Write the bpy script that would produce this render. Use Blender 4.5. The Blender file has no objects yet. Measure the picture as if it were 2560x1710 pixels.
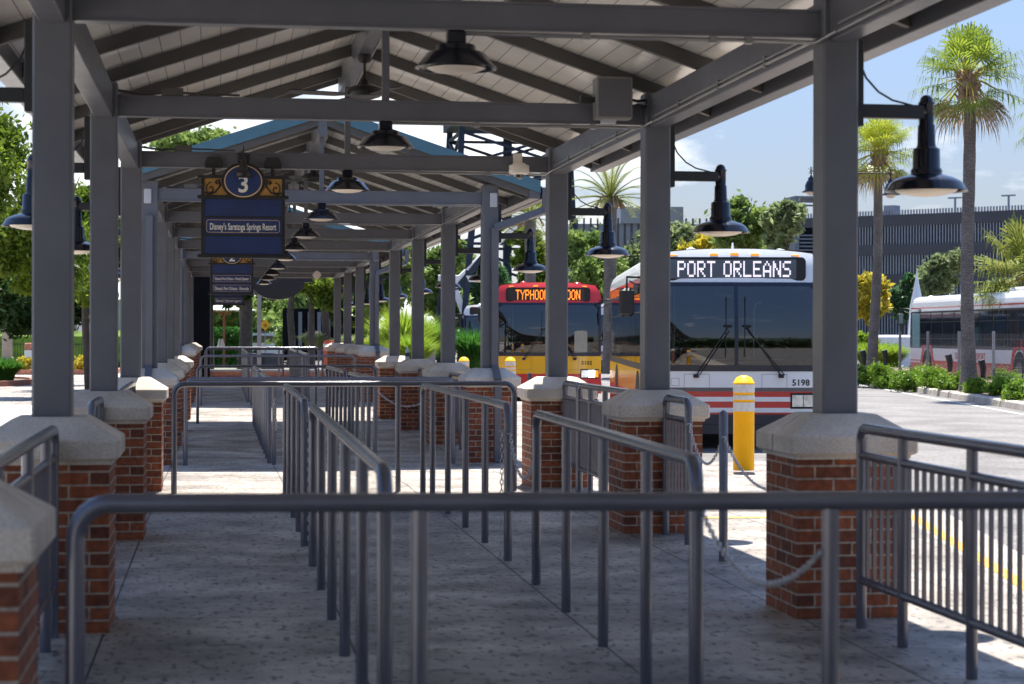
import bpy, math, random
import numpy as np
from mathutils import Vector, Matrix
R = math.radians
random.seed(7); rng = np.random.default_rng(7)
C = bpy.context.scene.collection
scn = bpy.context.scene
# ------------------------------------------------------------------ camera
TH = R(8.34); FPX = 4978.0; CH = 1.52
cam = bpy.data.cameras.new('camera'); camo = bpy.data.objects.new('camera', cam); C.objects.link(camo)
scn.camera = camo
cam.sensor_width = 36; cam.lens = 70; cam.clip_start = .1; cam.clip_end = 5000
cam.shift_y = -20.5 / 2560
camo.matrix_world = Matrix.Translation((0, 0, CH)) @ Matrix.Rotation(-TH, 4, 'Z') @ Matrix.Rotation(R(90), 4, 'X') @ Matrix.Rotation(.002, 4, 'Z')
cam.dof.use_dof = True; cam.dof.focus_distance = 27; cam.dof.aperture_fstop = 4.5
# ------------------------------------------------------------------ light
SX, SY = .10, .42           # horizontal run of a shadow per metre of height
sdir = Vector((SX, SY, 1)).normalized()
sun = bpy.data.lights.new('sun', 'SUN'); suno = bpy.data.objects.new('sun', sun); C.objects.link(suno)
sun.energy = 5.0; sun.angle = R(.53); sun.color = (1, .945, .86)
suno.rotation_euler = sdir.to_track_quat('Z', 'Y').to_euler()
w = bpy.data.worlds.new('World'); scn.world = w; w.use_nodes = True
nt = w.node_tree; N = nt.nodes; bg = N['Background']
sky = N.new('ShaderNodeTexSky'); sky.sky_type = 'NISHITA'; sky.sun_disc = False
sky.sun_elevation = math.asin(sdir.z); sky.sun_rotation = math.atan2(SX, SY)
sky.air_density = 1.0; sky.dust_density = .25; sky.ozone_density = 2.2
tc = N.new('ShaderNodeTexCoord'); mp = N.new('ShaderNodeMapping'); mp.inputs['Scale'].default_value = (1, 1, 2.6)
ns = N.new('ShaderNodeTexNoise'); ns.inputs['Scale'].default_value = 6.5; ns.inputs['Detail'].default_value = 9; ns.inputs['Roughness'].default_value = .58
cr = N.new('ShaderNodeValToRGB'); cr.color_ramp.elements[0].position = .50; cr.color_ramp.elements[1].position = .66
mx = N.new('ShaderNodeMix'); mx.data_type = 'RGBA'; mx.inputs[7].default_value = (5.0, 5.1, 5.3, 1)
# clouds gather to the left of the view, where the photograph has them
vm = N.new('ShaderNodeVectorMath'); vm.operation = 'DOT_PRODUCT'; vm.inputs[1].default_value = (math.sin(R(2)), math.cos(R(2)), .10)
mr = N.new('ShaderNodeMapRange'); mr.inputs[1].default_value = .975; mr.inputs[2].default_value = 1.0
mr.inputs[3].default_value = -.13; mr.inputs[4].default_value = .17
ad = N.new('ShaderNodeMath'); ad.operation = 'ADD'
L = nt.links
L.new(tc.outputs['Generated'], mp.inputs[0]); L.new(mp.outputs[0], ns.inputs[0]); L.new(tc.outputs['Generated'], vm.inputs[0])
L.new(vm.outputs['Value'], mr.inputs[0]); L.new(ns.outputs[0], ad.inputs[0]); L.new(mr.outputs[0], ad.inputs[1])
L.new(ad.outputs[0], cr.inputs[0]); L.new(cr.outputs[0], mx.inputs[0]); tn = N.new('ShaderNodeMix'); tn.data_type = 'RGBA'; tn.blend_type = 'MULTIPLY'; tn.inputs[0].default_value = 1; sp_ = N.new('ShaderNodeSeparateXYZ'); L.new(tc.outputs['Generated'], sp_.inputs[0]); gr = N.new('ShaderNodeValToRGB')
gr.color_ramp.elements[0].position = .02; gr.color_ramp.elements[0].color = (.28, .255, .30, 1); gr.color_ramp.elements[1].position = .55; gr.color_ramp.elements[1].color = (.95, .95, 1, 1); L.new(sp_.outputs[2], gr.inputs[0]); L.new(gr.outputs[0], tn.inputs[7])
L.new(sky.outputs[0], tn.inputs[6]); L.new(tn.outputs[2], mx.inputs[6]); L.new(mx.outputs[2], bg.inputs[0])
bg.inputs[1].default_value = .115
scn.view_settings.view_transform = 'Standard'; scn.view_settings.look = 'None'
scn.view_settings.exposure = 1.30; scn.view_settings.gamma = 1
try: scn.cycles.max_bounces = 12; scn.cycles.diffuse_bounces = 6; scn.cycles.transparent_max_bounces = 12
except Exception: pass

def P(u, v, d):            # point seen at photo pixel (u, v) (2560 wide) at depth d metres
    a = (u - 1280) / FPX; b = (834.5 + .002 * (u - 1280) - v) / FPX
    return Vector((d * (math.sin(TH) + a * math.cos(TH)), d * (math.cos(TH) - a * math.sin(TH)), CH + d * b))
def onx(u, X):             # depth at which the plane x=X is seen in column u
    a = (u - 1280) / FPX
    return X / (math.sin(TH) + a * math.cos(TH))

# ------------------------------------------------------------------ materials
M = {}
def nodes(name):
    m = bpy.data.materials.new(name); m.use_nodes = True
    return m, m.node_tree, m.node_tree.nodes['Principled BSDF']
def mat(name, col, rough=.5, metal=0, var=.12, scale=6, bump=0, bscale=60, spec=.5, coat=0, emit=None, es=0, dirt=0, detail=4):
    m, t, b = nodes(name)
    b.inputs['Roughness'].default_value = rough; b.inputs['Metallic'].default_value = metal
    b.inputs['Specular IOR Level'].default_value = spec; b.inputs['Coat Weight'].default_value = coat; b.inputs['Coat Roughness'].default_value = .08
    tcn = t.nodes.new('ShaderNodeTexCoord')
    n = t.nodes.new('ShaderNodeTexNoise'); n.inputs['Scale'].default_value = scale; n.inputs['Detail'].default_value = detail
    t.links.new(tcn.outputs['Object'], n.inputs[0])
    r = t.nodes.new('ShaderNodeValToRGB'); r.color_ramp.elements[0].position = .3; r.color_ramp.elements[1].position = .72
    lo = [max(0, c * (1 - var)) for c in col[:3]] + [1]; hi = [min(1, c * (1 + var)) for c in col[:3]] + [1]
    r.color_ramp.elements[0].color = lo; r.color_ramp.elements[1].color = hi
    t.links.new(n.outputs[0], r.inputs[0])
    out = r.outputs[0]
    t.links.new(out, b.inputs['Base Color'])
    if rough > .12:
        q = t.nodes.new('ShaderNodeMapRange'); q.inputs[3].default_value = rough * .82; q.inputs[4].default_value = min(1, rough * 1.22)
        n3 = t.nodes.new('ShaderNodeTexNoise'); n3.inputs['Scale'].default_value = scale * 2.7; n3.inputs['Detail'].default_value = 6
        t.links.new(tcn.outputs['Object'], n3.inputs[0]); t.links.new(n3.outputs[0], q.inputs[0]); t.links.new(q.outputs[0], b.inputs['Roughness'])
    if bump:
        n2 = t.nodes.new('ShaderNodeTexNoise'); n2.inputs['Scale'].default_value = bscale; n2.inputs['Detail'].default_value = 5
        bp = t.nodes.new('ShaderNodeBump'); bp.inputs['Strength'].default_value = bump; bp.inputs['Distance'].default_value = .01
        t.links.new(tcn.outputs['Object'], n2.inputs[0]); t.links.new(n2.outputs[0], bp.inputs['Height']); t.links.new(bp.outputs[0], b.inputs['Normal'])
    if emit:
        b.inputs['Emission Color'].default_value = (*emit, 1); b.inputs['Emission Strength'].default_value = es
    M[name] = m; return m
mat('steel', (.104, .107, .124), .33, var=.10, scale=3, bump=.05, bscale=90)
mat('steel_dark', (.075, .071, .068), .5, var=.10, scale=3, bump=.05, bscale=90)
mat('rail', (.125, .125, .15), .22, var=.12, scale=5, spec=.7, bump=.04, bscale=40, metal=.35)
mat('lamp_black', (.006, .007, .014), .2, var=.2, coat=.15, spec=.4)
mat('black', (.012, .012, .013), .45, var=.3)
mat('rubber', (.02, .02, .02), .8, var=.2)
mat('lens', (.72, .64, .54), .35, var=.04)
mat('plate_grey', (.42, .43, .46), .45, var=.05)
mat('box_grey', (.20, .20, .195), .45, var=.06)
mat('conduit', (.30, .30, .30), .3, metal=.7, var=.1)
mat('chain', (.55, .55, .56), .3, metal=.9, var=.15, scale=40)
mat('teal', (.06, .15, .20), .5, var=.06)
mat('camera_white', (.66, .62, .55), .4, var=.04)
mat('dome', (.03, .028, .026), .05, coat=1)
mat('sign_blue', (.016, .035, .13), .38, var=.18, scale=3)
mat('sign_gold', (.46, .24, .05), .4, var=.25, scale=4)
mat('sign_white', (.82, .80, .72), .5, var=.03)
mat('sign_rim', (.80, .55, .28), .4, var=.05)
mat('white_paint', (.80, .80, .80), .22, var=.03, coat=.5)
mat('grey_paint', (.10, .10, .105), .3, var=.05, coat=.3)
mat('red_paint', (.58, .018, .014), .22, var=.06, coat=.5)
mat('pinkred_paint', (.66, .020, .022), .3, var=.06, coat=.3)
mat('yellow_paint', (.93, .46, .004), .22, var=.04, coat=.5)
mat('navy', (.012, .016, .032), .3, var=.1)
mat('bollard_yellow', (.95, .46, .003), .5, spec=.25, var=.04)
mat('bollard_white', (.66, .65, .62), .35, var=.12, scale=30)
mat('amber', (.95, .30, .02), .25, var=.1, emit=(1, .35, .02), es=.35)
mat('headlamp', (.62, .64, .66), .10, metal=.8, var=.3, scale=11)
mat('headlamp_lit', (.9, .9, .85), .2, emit=(1, .97, .9), es=5)
mat('led_white', (.8, .75, .85), .4, emit=(1, .90, 1), es=.55)
mat('led_amber', (.8, .2, .02), .4, emit=(1, .23, .015), es=1.5)
mat('led_panel', (.085, .105, .13), .30, var=.12)
mat('led_panel_dark', (.02, .014, .012), .35, var=.3)
mat('chrome', (.6, .6, .62), .12, metal=1)
mat('barrel_orange', (.85, .11, .02), .5, var=.08)
mat('sign_yellow', (.93, .43, .01), .5, var=.03)
mat('sign_panel_white', (.60, .60, .58), .5, var=.04)
mat('silver_post', (.32, .32, .33), .4, metal=.5)
mat('tower_blue', (.022, .032, .052), .7, spec=.2, var=.1)
mat('tower_white', (.62, .62, .64), .5, var=.06)
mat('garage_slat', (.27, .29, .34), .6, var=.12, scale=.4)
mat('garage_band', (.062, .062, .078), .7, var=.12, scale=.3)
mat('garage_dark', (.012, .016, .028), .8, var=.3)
mat('louver', (.13, .15, .18), .6, var=.1)
mat('umbrella', (.72, .78, .70), .8, var=.04)
mat('wood', (.20, .07, .03), .6, var=.15)
mat('stone_col', (.46, .34, .26), .8, var=.12, scale=4, bump=.2)
mat('wall_grey', (.27, .28, .30), .85, var=.12, scale=.7)
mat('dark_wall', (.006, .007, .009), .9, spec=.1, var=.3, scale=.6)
mat('brick_kerb', (.36, .15, .10), .85, var=.25, scale=9, bump=.2)
mat('kerb', (.42, .37, .31), .85, var=.25, scale=1.5, bump=.3, bscale=40)
mat('mulch', (.13, .085, .06), .95, var=.5, scale=14, bump=.6, bscale=20)
mat('ground_mix', (.15, .155, .10), .95, var=.4, scale=.3, bump=.4, bscale=10)
mat('lawn', (.16, .26, .03), .95, var=.4, scale=2, bump=.6, bscale=30)
mat('pampas', (.55, .42, .33), .9, var=.2)
mat('water_spray', (.8, .85, .9), .6, var=.05)
mat('bark', (.075, .06, .05), .95, var=.35, scale=5, bump=.6, bscale=12)
mat('boot', (.30, .20, .13), .95, var=.4, scale=7, bump=.8, bscale=15)
mat('suv_paint', (.50, .56, .66), .2, coat=.6)
mat('bottle', (.45, .60, .68), .08, var=.1)
mat('line_yellow', (.72, .40, .05), .7, var=.3, scale=3)
mat('line_white', (.60, .60, .57), .7, var=.2, scale=3)
mat('skin_red', (.6, .05, .05), .5)

def glass(name, col, rough=.05):
    m, t, b = nodes(name)
    b.inputs['Base Color'].default_value = (*col, 1); b.inputs['Roughness'].default_value = rough
    b.inputs['Specular IOR Level'].default_value = .9; b.inputs['Coat Weight'].default_value = .2
    n = t.nodes.new('ShaderNodeTexNoise'); n.inputs['Scale'].default_value = 1.1
    bp = t.nodes.new('ShaderNodeBump'); bp.inputs['Strength'].default_value = .05; bp.inputs['Distance'].default_value = .05
    tcn = t.nodes.new('ShaderNodeTexCoord'); t.links.new(tcn.outputs['Object'], n.inputs[0])
    t.links.new(n.outputs[0], bp.inputs['Height']); t.links.new(bp.outputs[0], b.inputs['Normal'])
    M[name] = m
glass('glass_dark', (.010, .014, .020)); glass('glass_teal', (.12, .30, .32), .2)
def clear_glass(name, tint, mixf):
    m = bpy.data.materials.new(name); m.use_nodes = True; t = m.node_tree; t.nodes.clear()
    o = t.nodes.new('ShaderNodeOutputMaterial'); g = t.nodes.new('ShaderNodeBsdfGlossy'); tr = t.nodes.new('ShaderNodeBsdfTransparent')
    g.inputs['Roughness'].default_value = .03; tr.inputs[0].default_value = (*tint, 1)
    x = t.nodes.new('ShaderNodeMixShader'); f = t.nodes.new('ShaderNodeFresnel'); f.inputs[0].default_value = 1.5
    a = t.nodes.new('ShaderNodeMath'); a.operation = 'ADD'; a.inputs[1].default_value = mixf
    t.links.new(f.outputs[0], a.inputs[0]); t.links.new(a.outputs[0], x.inputs[0]); t.links.new(tr.outputs[0], x.inputs[1]); t.links.new(g.outputs[0], x.inputs[2])
    t.links.new(x.outputs[0], o.inputs[0]); M[name] = m
clear_glass('windshield', (.26, .34, .40), .09)
clear_glass('bottle_clear', (.75, .85, .9), .15)

def brick_mat():
    m, t, b = nodes('brick'); nd = t.nodes; l = t.links
    uv = nd.new('ShaderNodeTexCoord'); br = nd.new('ShaderNodeTexBrick')
    l.new(uv.outputs['UV'], br.inputs['Vector'])
    br.inputs['Scale'].default_value = 1; br.inputs['Brick Width'].default_value = .205; br.inputs['Row Height'].default_value = .0683
    br.inputs['Mortar Size'].default_value = .0062; br.inputs['Mortar Smooth'].default_value = .25; br.inputs['Bias'].default_value = -.1
    br.inputs['Color1'].default_value = (.30, .085, .032, 1); br.inputs['Color2'].default_value = (.10, .032, .019, 1); br.inputs['Mortar'].default_value = (.42, .35, .28, 1)
    n = nd.new('ShaderNodeTexNoise'); n.inputs['Scale'].default_value = 22; n.inputs['Detail'].default_value = 8; l.new(uv.outputs['UV'], n.inputs[0])
    mxx = nd.new('ShaderNodeMix'); mxx.data_type = 'RGBA'; mxx.blend_type = 'MULTIPLY'; mxx.inputs[0].default_value = .75
    rr = nd.new('ShaderNodeValToRGB'); rr.color_ramp.elements[0].color = (.45, .45, .45, 1); rr.color_ramp.elements[1].color = (1.25, 1.2, 1.15, 1)
    rr.color_ramp.elements[0].position = .3; rr.color_ramp.elements[1].position = .65
    l.new(n.outputs[0], rr.inputs[0]); l.new(br.outputs['Color'], mxx.inputs[6]); l.new(rr.outputs[0], mxx.inputs[7]); l.new(mxx.outputs[2], b.inputs['Base Color'])
    mth = nd.new('ShaderNodeMath'); mth.operation = 'MULTIPLY_ADD'; mth.inputs[1].default_value = -1; mth.inputs[2].default_value = 1
    l.new(br.outputs['Fac'], mth.inputs[0])
    a2 = nd.new('ShaderNodeMath'); a2.operation = 'MULTIPLY_ADD'; a2.inputs[1].default_value = .5; l.new(n.outputs[0], a2.inputs[0]); l.new(mth.outputs[0], a2.inputs[2])
    bp = nd.new('ShaderNodeBump'); bp.inputs['Strength'].default_value = .9; bp.inputs['Distance'].default_value = .012
    l.new(a2.outputs[0], bp.inputs['Height']); l.new(bp.outputs[0], b.inputs['Normal']); b.inputs['Roughness'].default_value = .85; M['brick'] = m
brick_mat()
def stone_mat():
    m, t, b = nodes('cast_stone'); nd = t.nodes; l = t.links
    o = nd.new('ShaderNodeTexCoord'); n = nd.new('ShaderNodeTexNoise'); n.inputs['Scale'].default_value = 3.2; n.inputs['Detail'].default_value = 7
    v = nd.new('ShaderNodeTexVoronoi'); v.inputs['Scale'].default_value = 60
    n2 = nd.new('ShaderNodeTexNoise'); n2.inputs['Scale'].default_value = 110; n2.inputs['Detail'].default_value = 4
    gi = nd.new('ShaderNodeObjectInfo'); ad_ = nd.new('ShaderNodeVectorMath'); l.new(o.outputs['Object'], ad_.inputs[0]); l.new(gi.outputs['Location'], ad_.inputs[1])
    for q in (n, v, n2): l.new(ad_.outputs[0], q.inputs[0])
    r = nd.new('ShaderNodeValToRGB'); r.color_ramp.elements[0].color = (.46, .40, .33, 1); r.color_ramp.elements[1].color = (.66, .59, .50, 1)
    r.color_ramp.elements[0].position = .3; r.color_ramp.elements[1].position = .7; l.new(n.outputs[0], r.inputs[0])
    r2 = nd.new('ShaderNodeValToRGB'); r2.color_ramp.elements[0].color = (.35, .3, .25, 1); r2.color_ramp.elements[0].position = .06; r2.color_ramp.elements[1].position = .16
    r2.color_ramp.elements[1].color = (1, 1, 1, 1); l.new(v.outputs['Distance'], r2.inputs[0])
    r3 = nd.new('ShaderNodeValToRGB'); r3.color_ramp.elements[0].color = (.82, .82, .82, 1); r3.color_ramp.elements[1].color = (1.15, 1.15, 1.15, 1)
    r3.color_ramp.elements[0].position = .35; r3.color_ramp.elements[1].position = .65; l.new(n2.outputs[0], r3.inputs[0])
    x = nd.new('ShaderNodeMix'); x.data_type = 'RGBA'; x.blend_type = 'MULTIPLY'; x.inputs[0].default_value = .55; l.new(r.outputs[0], x.inputs[6]); l.new(r2.outputs[0], x.inputs[7])
    y = nd.new('ShaderNodeMix'); y.data_type = 'RGBA'; y.blend_type = 'MULTIPLY'; y.inputs[0].default_value = 1; l.new(x.outputs[2], y.inputs[6]); l.new(r3.outputs[0], y.inputs[7])
    l.new(y.outputs[2], b.inputs['Base Color']); b.inputs['Roughness'].default_value = .9
    bp = nd.new('ShaderNodeBump'); bp.inputs['Strength'].default_value = .5; bp.inputs['Distance'].default_value = .006; l.new(n2.outputs[0], bp.inputs['Height']); l.new(bp.outputs[0], b.inputs['Normal'])
    M['cast_stone'] = m
stone_mat()
def slab_mat(name, joints, c0, c1, speck=.8):
    m, t, b = nodes(name); nd = t.nodes; l = t.links
    o = nd.new('ShaderNodeTexCoord'); sep = nd.new('ShaderNodeSeparateXYZ'); l.new(o.outputs['Object'], sep.inputs[0])
    def noise(s, d, vec=None, ro=.5):
        n = nd.new('ShaderNodeTexNoise'); n.inputs['Scale'].default_value = s; n.inputs['Detail'].default_value = d; n.inputs['Roughness'].default_value = ro
        l.new(vec or o.outputs['Object'], n.inputs[0]); return n
    def ramp(src, p0, p1, a, bb):
        r = nd.new('ShaderNodeValToRGB'); r.color_ramp.elements[0].position = p0; r.color_ramp.elements[1].position = p1
        r.color_ramp.elements[0].color = (*a, 1); r.color_ramp.elements[1].color = (*bb, 1); l.new(src, r.inputs[0]); return r.outputs[0]
    def mul(a, bb, f=1):
        x = nd.new('ShaderNodeMix'); x.data_type = 'RGBA'; x.blend_type = 'MULTIPLY'; x.inputs[0].default_value = f; l.new(a, x.inputs[6]); l.new(bb, x.inputs[7]); return x.outputs[2]
    base = ramp(noise(.9, 8, ro=.6).outputs[0], .35, .68, c0, c1)
    base = mul(base, ramp(noise(1.7, 9, ro=.66).outputs[0], .36, .62, (.58,) * 3, (1.18,) * 3), .95)
    base = mul(base, ramp(noise(60, 3).outputs[0], .3, .7, (.8,) * 3, (1.12,) * 3), .8)
    # small worn marks and gum spots
    mpn = nd.new('ShaderNodeMapping'); mpn.inputs['Scale'].default_value = (1.2, .55, 1); l.new(o.outputs['Object'], mpn.inputs[0])
    sp = noise(19, 2, mpn.outputs[0]); base = mul(base, ramp(sp.outputs[0], .375, .415, (.20,) * 3, (1,) * 3), speck)
    v = nd.new('ShaderNodeTexVoronoi'); v.inputs['Scale'].default_value = 4.5; l.new(o.outputs['Object'], v.inputs[0])
    base = mul(base, ramp(v.outputs['Distance'], .035, .07, (.3,) * 3, (1,) * 3), speck)
    if joints:
        def line(sock, off, per, wd):
            a = nd.new('ShaderNodeMath'); a.operation = 'ADD'; a.inputs[1].default_value = -off + per * 50 + per / 2; l.new(sock, a.inputs[0])
            d = nd.new('ShaderNodeMath'); d.operation = 'DIVIDE'; d.inputs[1].default_value = per; l.new(a.outputs[0], d.inputs[0])
            f = nd.new('ShaderNodeMath'); f.operation = 'FRACT'; l.new(d.outputs[0], f.inputs[0])
            s = nd.new('ShaderNodeMath'); s.operation = 'SUBTRACT'; s.inputs[1].default_value = .5; l.new(f.outputs[0], s.inputs[0])
            q = nd.new('ShaderNodeMath'); q.operation = 'ABSOLUTE'; l.new(s.outputs[0], q.inputs[0])
            g = nd.new('ShaderNodeMath'); g.operation = 'GREATER_THAN'; g.inputs[1].default_value = wd / per; l.new(q.outputs[0], g.inputs[0]); return g
        g1 = line(sep.outputs[0], -.58, 1.22, .006); g2 = line(sep.outputs[1], 10.75, 2.34, .005)
        mm = nd.new('ShaderNodeMath'); mm.operation = 'MULTIPLY'; l.new(g1.outputs[0], mm.inputs[0]); l.new(g2.outputs[0], mm.inputs[1])
        base = mul(base, ramp(mm.outputs[0], .4, .6, (.12,) * 3, (1,) * 3))
    l.new(base, b.inputs['Base Color']); b.inputs['Roughness'].default_value = .62; b.inputs['Specular IOR Level'].default_value = .4
    rg = nd.new('ShaderNodeMapRange'); rg.inputs[3].default_value = .42; rg.inputs[4].default_value = .85; l.new(noise(3.5, 5).outputs[0], rg.inputs[0]); l.new(rg.outputs[0], b.inputs['Roughness'])
    bp = nd.new('ShaderNodeBump'); bp.inputs['Strength'].default_value = .35; bp.inputs['Distance'].default_value = .01
    l.new(noise(35, 7).outputs[0], bp.inputs['Height']); l.new(bp.outputs[0], b.inputs['Normal']); M[name] = m
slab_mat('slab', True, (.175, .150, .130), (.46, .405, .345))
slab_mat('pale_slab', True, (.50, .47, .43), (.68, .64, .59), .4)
def asphalt_mat():
    m, t, b = nodes('asphalt'); nd = t.nodes; l = t.links
    o = nd.new('ShaderNodeTexCoord'); n = nd.new('ShaderNodeTexNoise'); n.inputs['Scale'].default_value = 22; n.inputs['Detail'].default_value = 8; n.inputs['Roughness'].default_value = .85
    n2 = nd.new('ShaderNodeTexNoise'); n2.inputs['Scale'].default_value = .8; n2.inputs['Detail'].default_value = 8
    l.new(o.outputs['Object'], n.inputs[0]); l.new(o.outputs['Object'], n2.inputs[0])
    r = nd.new('ShaderNodeValToRGB'); r.color_ramp.elements[0].position = .38; r.color_ramp.elements[1].position = .64
    r.color_ramp.elements[0].color = (.06, .057, .056, 1); r.color_ramp.elements[1].color = (.27, .252, .243, 1); l.new(n.outputs[0], r.inputs[0])
    r2 = nd.new('ShaderNodeValToRGB'); r2.color_ramp.elements[0].position = .35; r2.color_ramp.elements[1].position = .62; r2.color_ramp.elements[0].color = (.72,) * 3 + (1,); r2.color_ramp.elements[1].color = (1.1,) * 3 + (1,); l.new(n2.outputs[0], r2.inputs[0])
    x = nd.new('ShaderNodeMix'); x.data_type = 'RGBA'; x.blend_type = 'MULTIPLY'; x.inputs[0].default_value = 1; l.new(r.outputs[0], x.inputs[6]); l.new(r2.outputs[0], x.inputs[7]); l.new(x.outputs[2], b.inputs['Base Color'])
    b.inputs['Roughness'].default_value = .85; bp = nd.new('ShaderNodeBump'); bp.inputs['Strength'].default_value = .7; bp.inputs['Distance'].default_value = .01
    l.new(n.outputs[0], bp.inputs['Height']); l.new(bp.outputs[0], b.inputs['Normal']); M['asphalt'] = m
asphalt_mat()
def deck_mat():
    m, t, b = nodes('roof_deck'); nd = t.nodes; l = t.links
    uv = nd.new('ShaderNodeTexCoord'); br = nd.new('ShaderNodeTexBrick'); mp_ = nd.new('ShaderNodeMapping'); mp_.inputs['Rotation'].default_value = (0, 0, R(90))
    l.new(uv.outputs['UV'], mp_.inputs[0]); l.new(mp_.outputs[0], br.inputs['Vector']); br.inputs['Scale'].default_value = 1
    br.inputs['Brick Width'].default_value = 2.4; br.inputs['Row Height'].default_value = .145; br.inputs['Mortar Size'].default_value = .0035; br.offset = .5
    br.inputs['Color1'].default_value = (.93, .89, .82, 1); br.inputs['Color2'].default_value = (.87, .83, .76, 1); br.inputs['Mortar'].default_value = (.10, .09, .08, 1)
    n = nd.new('ShaderNodeTexNoise'); n.inputs['Scale'].default_value = 2.5; n.inputs['Detail'].default_value = 5; l.new(uv.outputs['UV'], n.inputs[0])
    r = nd.new('ShaderNodeValToRGB'); r.color_ramp.elements[0].color = (.8,) * 3 + (1,); r.color_ramp.elements[1].color = (1.1,) * 3 + (1,); l.new(n.outputs[0], r.inputs[0])
    x = nd.new('ShaderNodeMix'); x.data_type = 'RGBA'; x.blend_type = 'MULTIPLY'; x.inputs[0].default_value = 1; l.new(br.outputs['Color'], x.inputs[6]); l.new(r.outputs[0], x.inputs[7]); l.new(x.outputs[2], b.inputs['Base Color'])
    bp = nd.new('ShaderNodeBump'); bp.inputs['Strength'].default_value = .12; bp.inputs['Distance'].default_value = .03; l.new(n.outputs[0], bp.inputs['Height']); l.new(bp.outputs[0], b.inputs['Normal'])
    b.inputs['Roughness'].default_value = .33; b.inputs['Coat Weight'].default_value = 1; b.inputs['Coat Roughness'].default_value = .22; M['roof_deck'] = m
deck_mat()
def trunk_mat():
    m, t, b = nodes('palm_trunk'); nd = t.nodes; l = t.links
    o = nd.new('ShaderNodeTexCoord'); wv = nd.new('ShaderNodeTexWave'); wv.bands_direction = 'Z'; wv.inputs['Scale'].default_value = 5.5; wv.inputs['Distortion'].default_value = 9; wv.inputs['Detail'].default_value = 4; wv.inputs['Detail Scale'].default_value = 2.5
    l.new(o.outputs['Object'], wv.inputs[0]); r = nd.new('ShaderNodeValToRGB'); r.color_ramp.elements[0].color = (.18, .155, .14, 1); r.color_ramp.elements[1].color = (.34, .30, .275, 1)
    l.new(wv.outputs[0], r.inputs[0]); n = nd.new('ShaderNodeTexNoise'); n.inputs['Scale'].default_value = 2; n.inputs['Detail'].default_value = 8; l.new(o.outputs['Object'], n.inputs[0])
    r2 = nd.new('ShaderNodeValToRGB'); r2.color_ramp.elements[0].position = .35; r2.color_ramp.elements[0].color = (.55,) * 3 + (1,); r2.color_ramp.elements[1].color = (1.15,) * 3 + (1,); l.new(n.outputs[0], r2.inputs[0])
    x = nd.new('ShaderNodeMix'); x.data_type = 'RGBA'; x.blend_type = 'MULTIPLY'; x.inputs[0].default_value = 1; l.new(r.outputs[0], x.inputs[6]); l.new(r2.outputs[0], x.inputs[7]); l.new(x.outputs[2], b.inputs['Base Color'])
    bp = nd.new('ShaderNodeBump'); bp.inputs['Strength'].default_value = .8; bp.inputs['Distance'].default_value = .02; l.new(wv.outputs[0], bp.inputs['Height']); l.new(bp.outputs[0], b.inputs['Normal']); b.inputs['Roughness'].default_value = .95; M['palm_trunk'] = m
trunk_mat()
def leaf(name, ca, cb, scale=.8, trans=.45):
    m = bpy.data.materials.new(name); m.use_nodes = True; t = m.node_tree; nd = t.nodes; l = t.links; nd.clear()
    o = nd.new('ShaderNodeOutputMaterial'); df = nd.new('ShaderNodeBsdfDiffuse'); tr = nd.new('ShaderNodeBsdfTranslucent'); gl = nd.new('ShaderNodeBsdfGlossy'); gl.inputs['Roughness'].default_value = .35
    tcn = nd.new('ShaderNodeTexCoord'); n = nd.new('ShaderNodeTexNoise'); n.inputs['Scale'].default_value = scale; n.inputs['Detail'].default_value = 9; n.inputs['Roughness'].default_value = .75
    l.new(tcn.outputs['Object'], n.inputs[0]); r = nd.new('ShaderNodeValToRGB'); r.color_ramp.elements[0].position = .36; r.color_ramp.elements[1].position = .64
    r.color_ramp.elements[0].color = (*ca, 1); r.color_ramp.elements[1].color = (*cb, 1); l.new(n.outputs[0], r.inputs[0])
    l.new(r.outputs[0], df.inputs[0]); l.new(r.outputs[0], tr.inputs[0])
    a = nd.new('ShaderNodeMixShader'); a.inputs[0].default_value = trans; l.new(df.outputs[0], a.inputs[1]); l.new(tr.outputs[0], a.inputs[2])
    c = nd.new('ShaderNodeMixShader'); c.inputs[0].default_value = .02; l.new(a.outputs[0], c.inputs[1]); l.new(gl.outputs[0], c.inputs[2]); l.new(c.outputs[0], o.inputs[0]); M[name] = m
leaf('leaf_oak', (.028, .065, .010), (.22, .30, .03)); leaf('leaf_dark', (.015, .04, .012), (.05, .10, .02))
leaf('leaf_mid', (0.057, 0.115, 0.025), (0.324, 0.432, 0.108)); leaf('leaf_pale', (0.103, 0.149, 0.057), (0.378, 0.446, 0.203))
leaf('leaf_yellow', (0.253, 0.253, 0.023), (0.800, 0.621, 0.068)); leaf('leaf_juniper', (.015, .07, .012), (.32, .50, .05), 2.6)
leaf('leaf_conifer', (0.023, 0.081, 0.034), (0.108, 0.216, 0.081)); leaf('leaf_hedge', (.02, .09, .02), (.10, .26, .03))
leaf('leaf_palm', (0.081, 0.149, 0.017), (0.324, 0.405, 0.054), .6, .45); leaf('leaf_palm_yellow', (.15, .22, .015), (.46, .50, .05), .6, .45)
leaf('leaf_dead', (.25, .17, .09), (.48, .36, .22), 1, .2); leaf('leaf_grass', (.13, .26, .02), (.40, .50, .06), 1, .4); leaf('leaf_date', (.12, .17, .03), (.34, .36, .09), 1, .4)
leaf('petiole', (.35, .26, .03), (.55, .42, .08), 1, .2)
leaf('plume', (.5, .4, .32), (.75, .62, .52), 1, .4)

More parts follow.
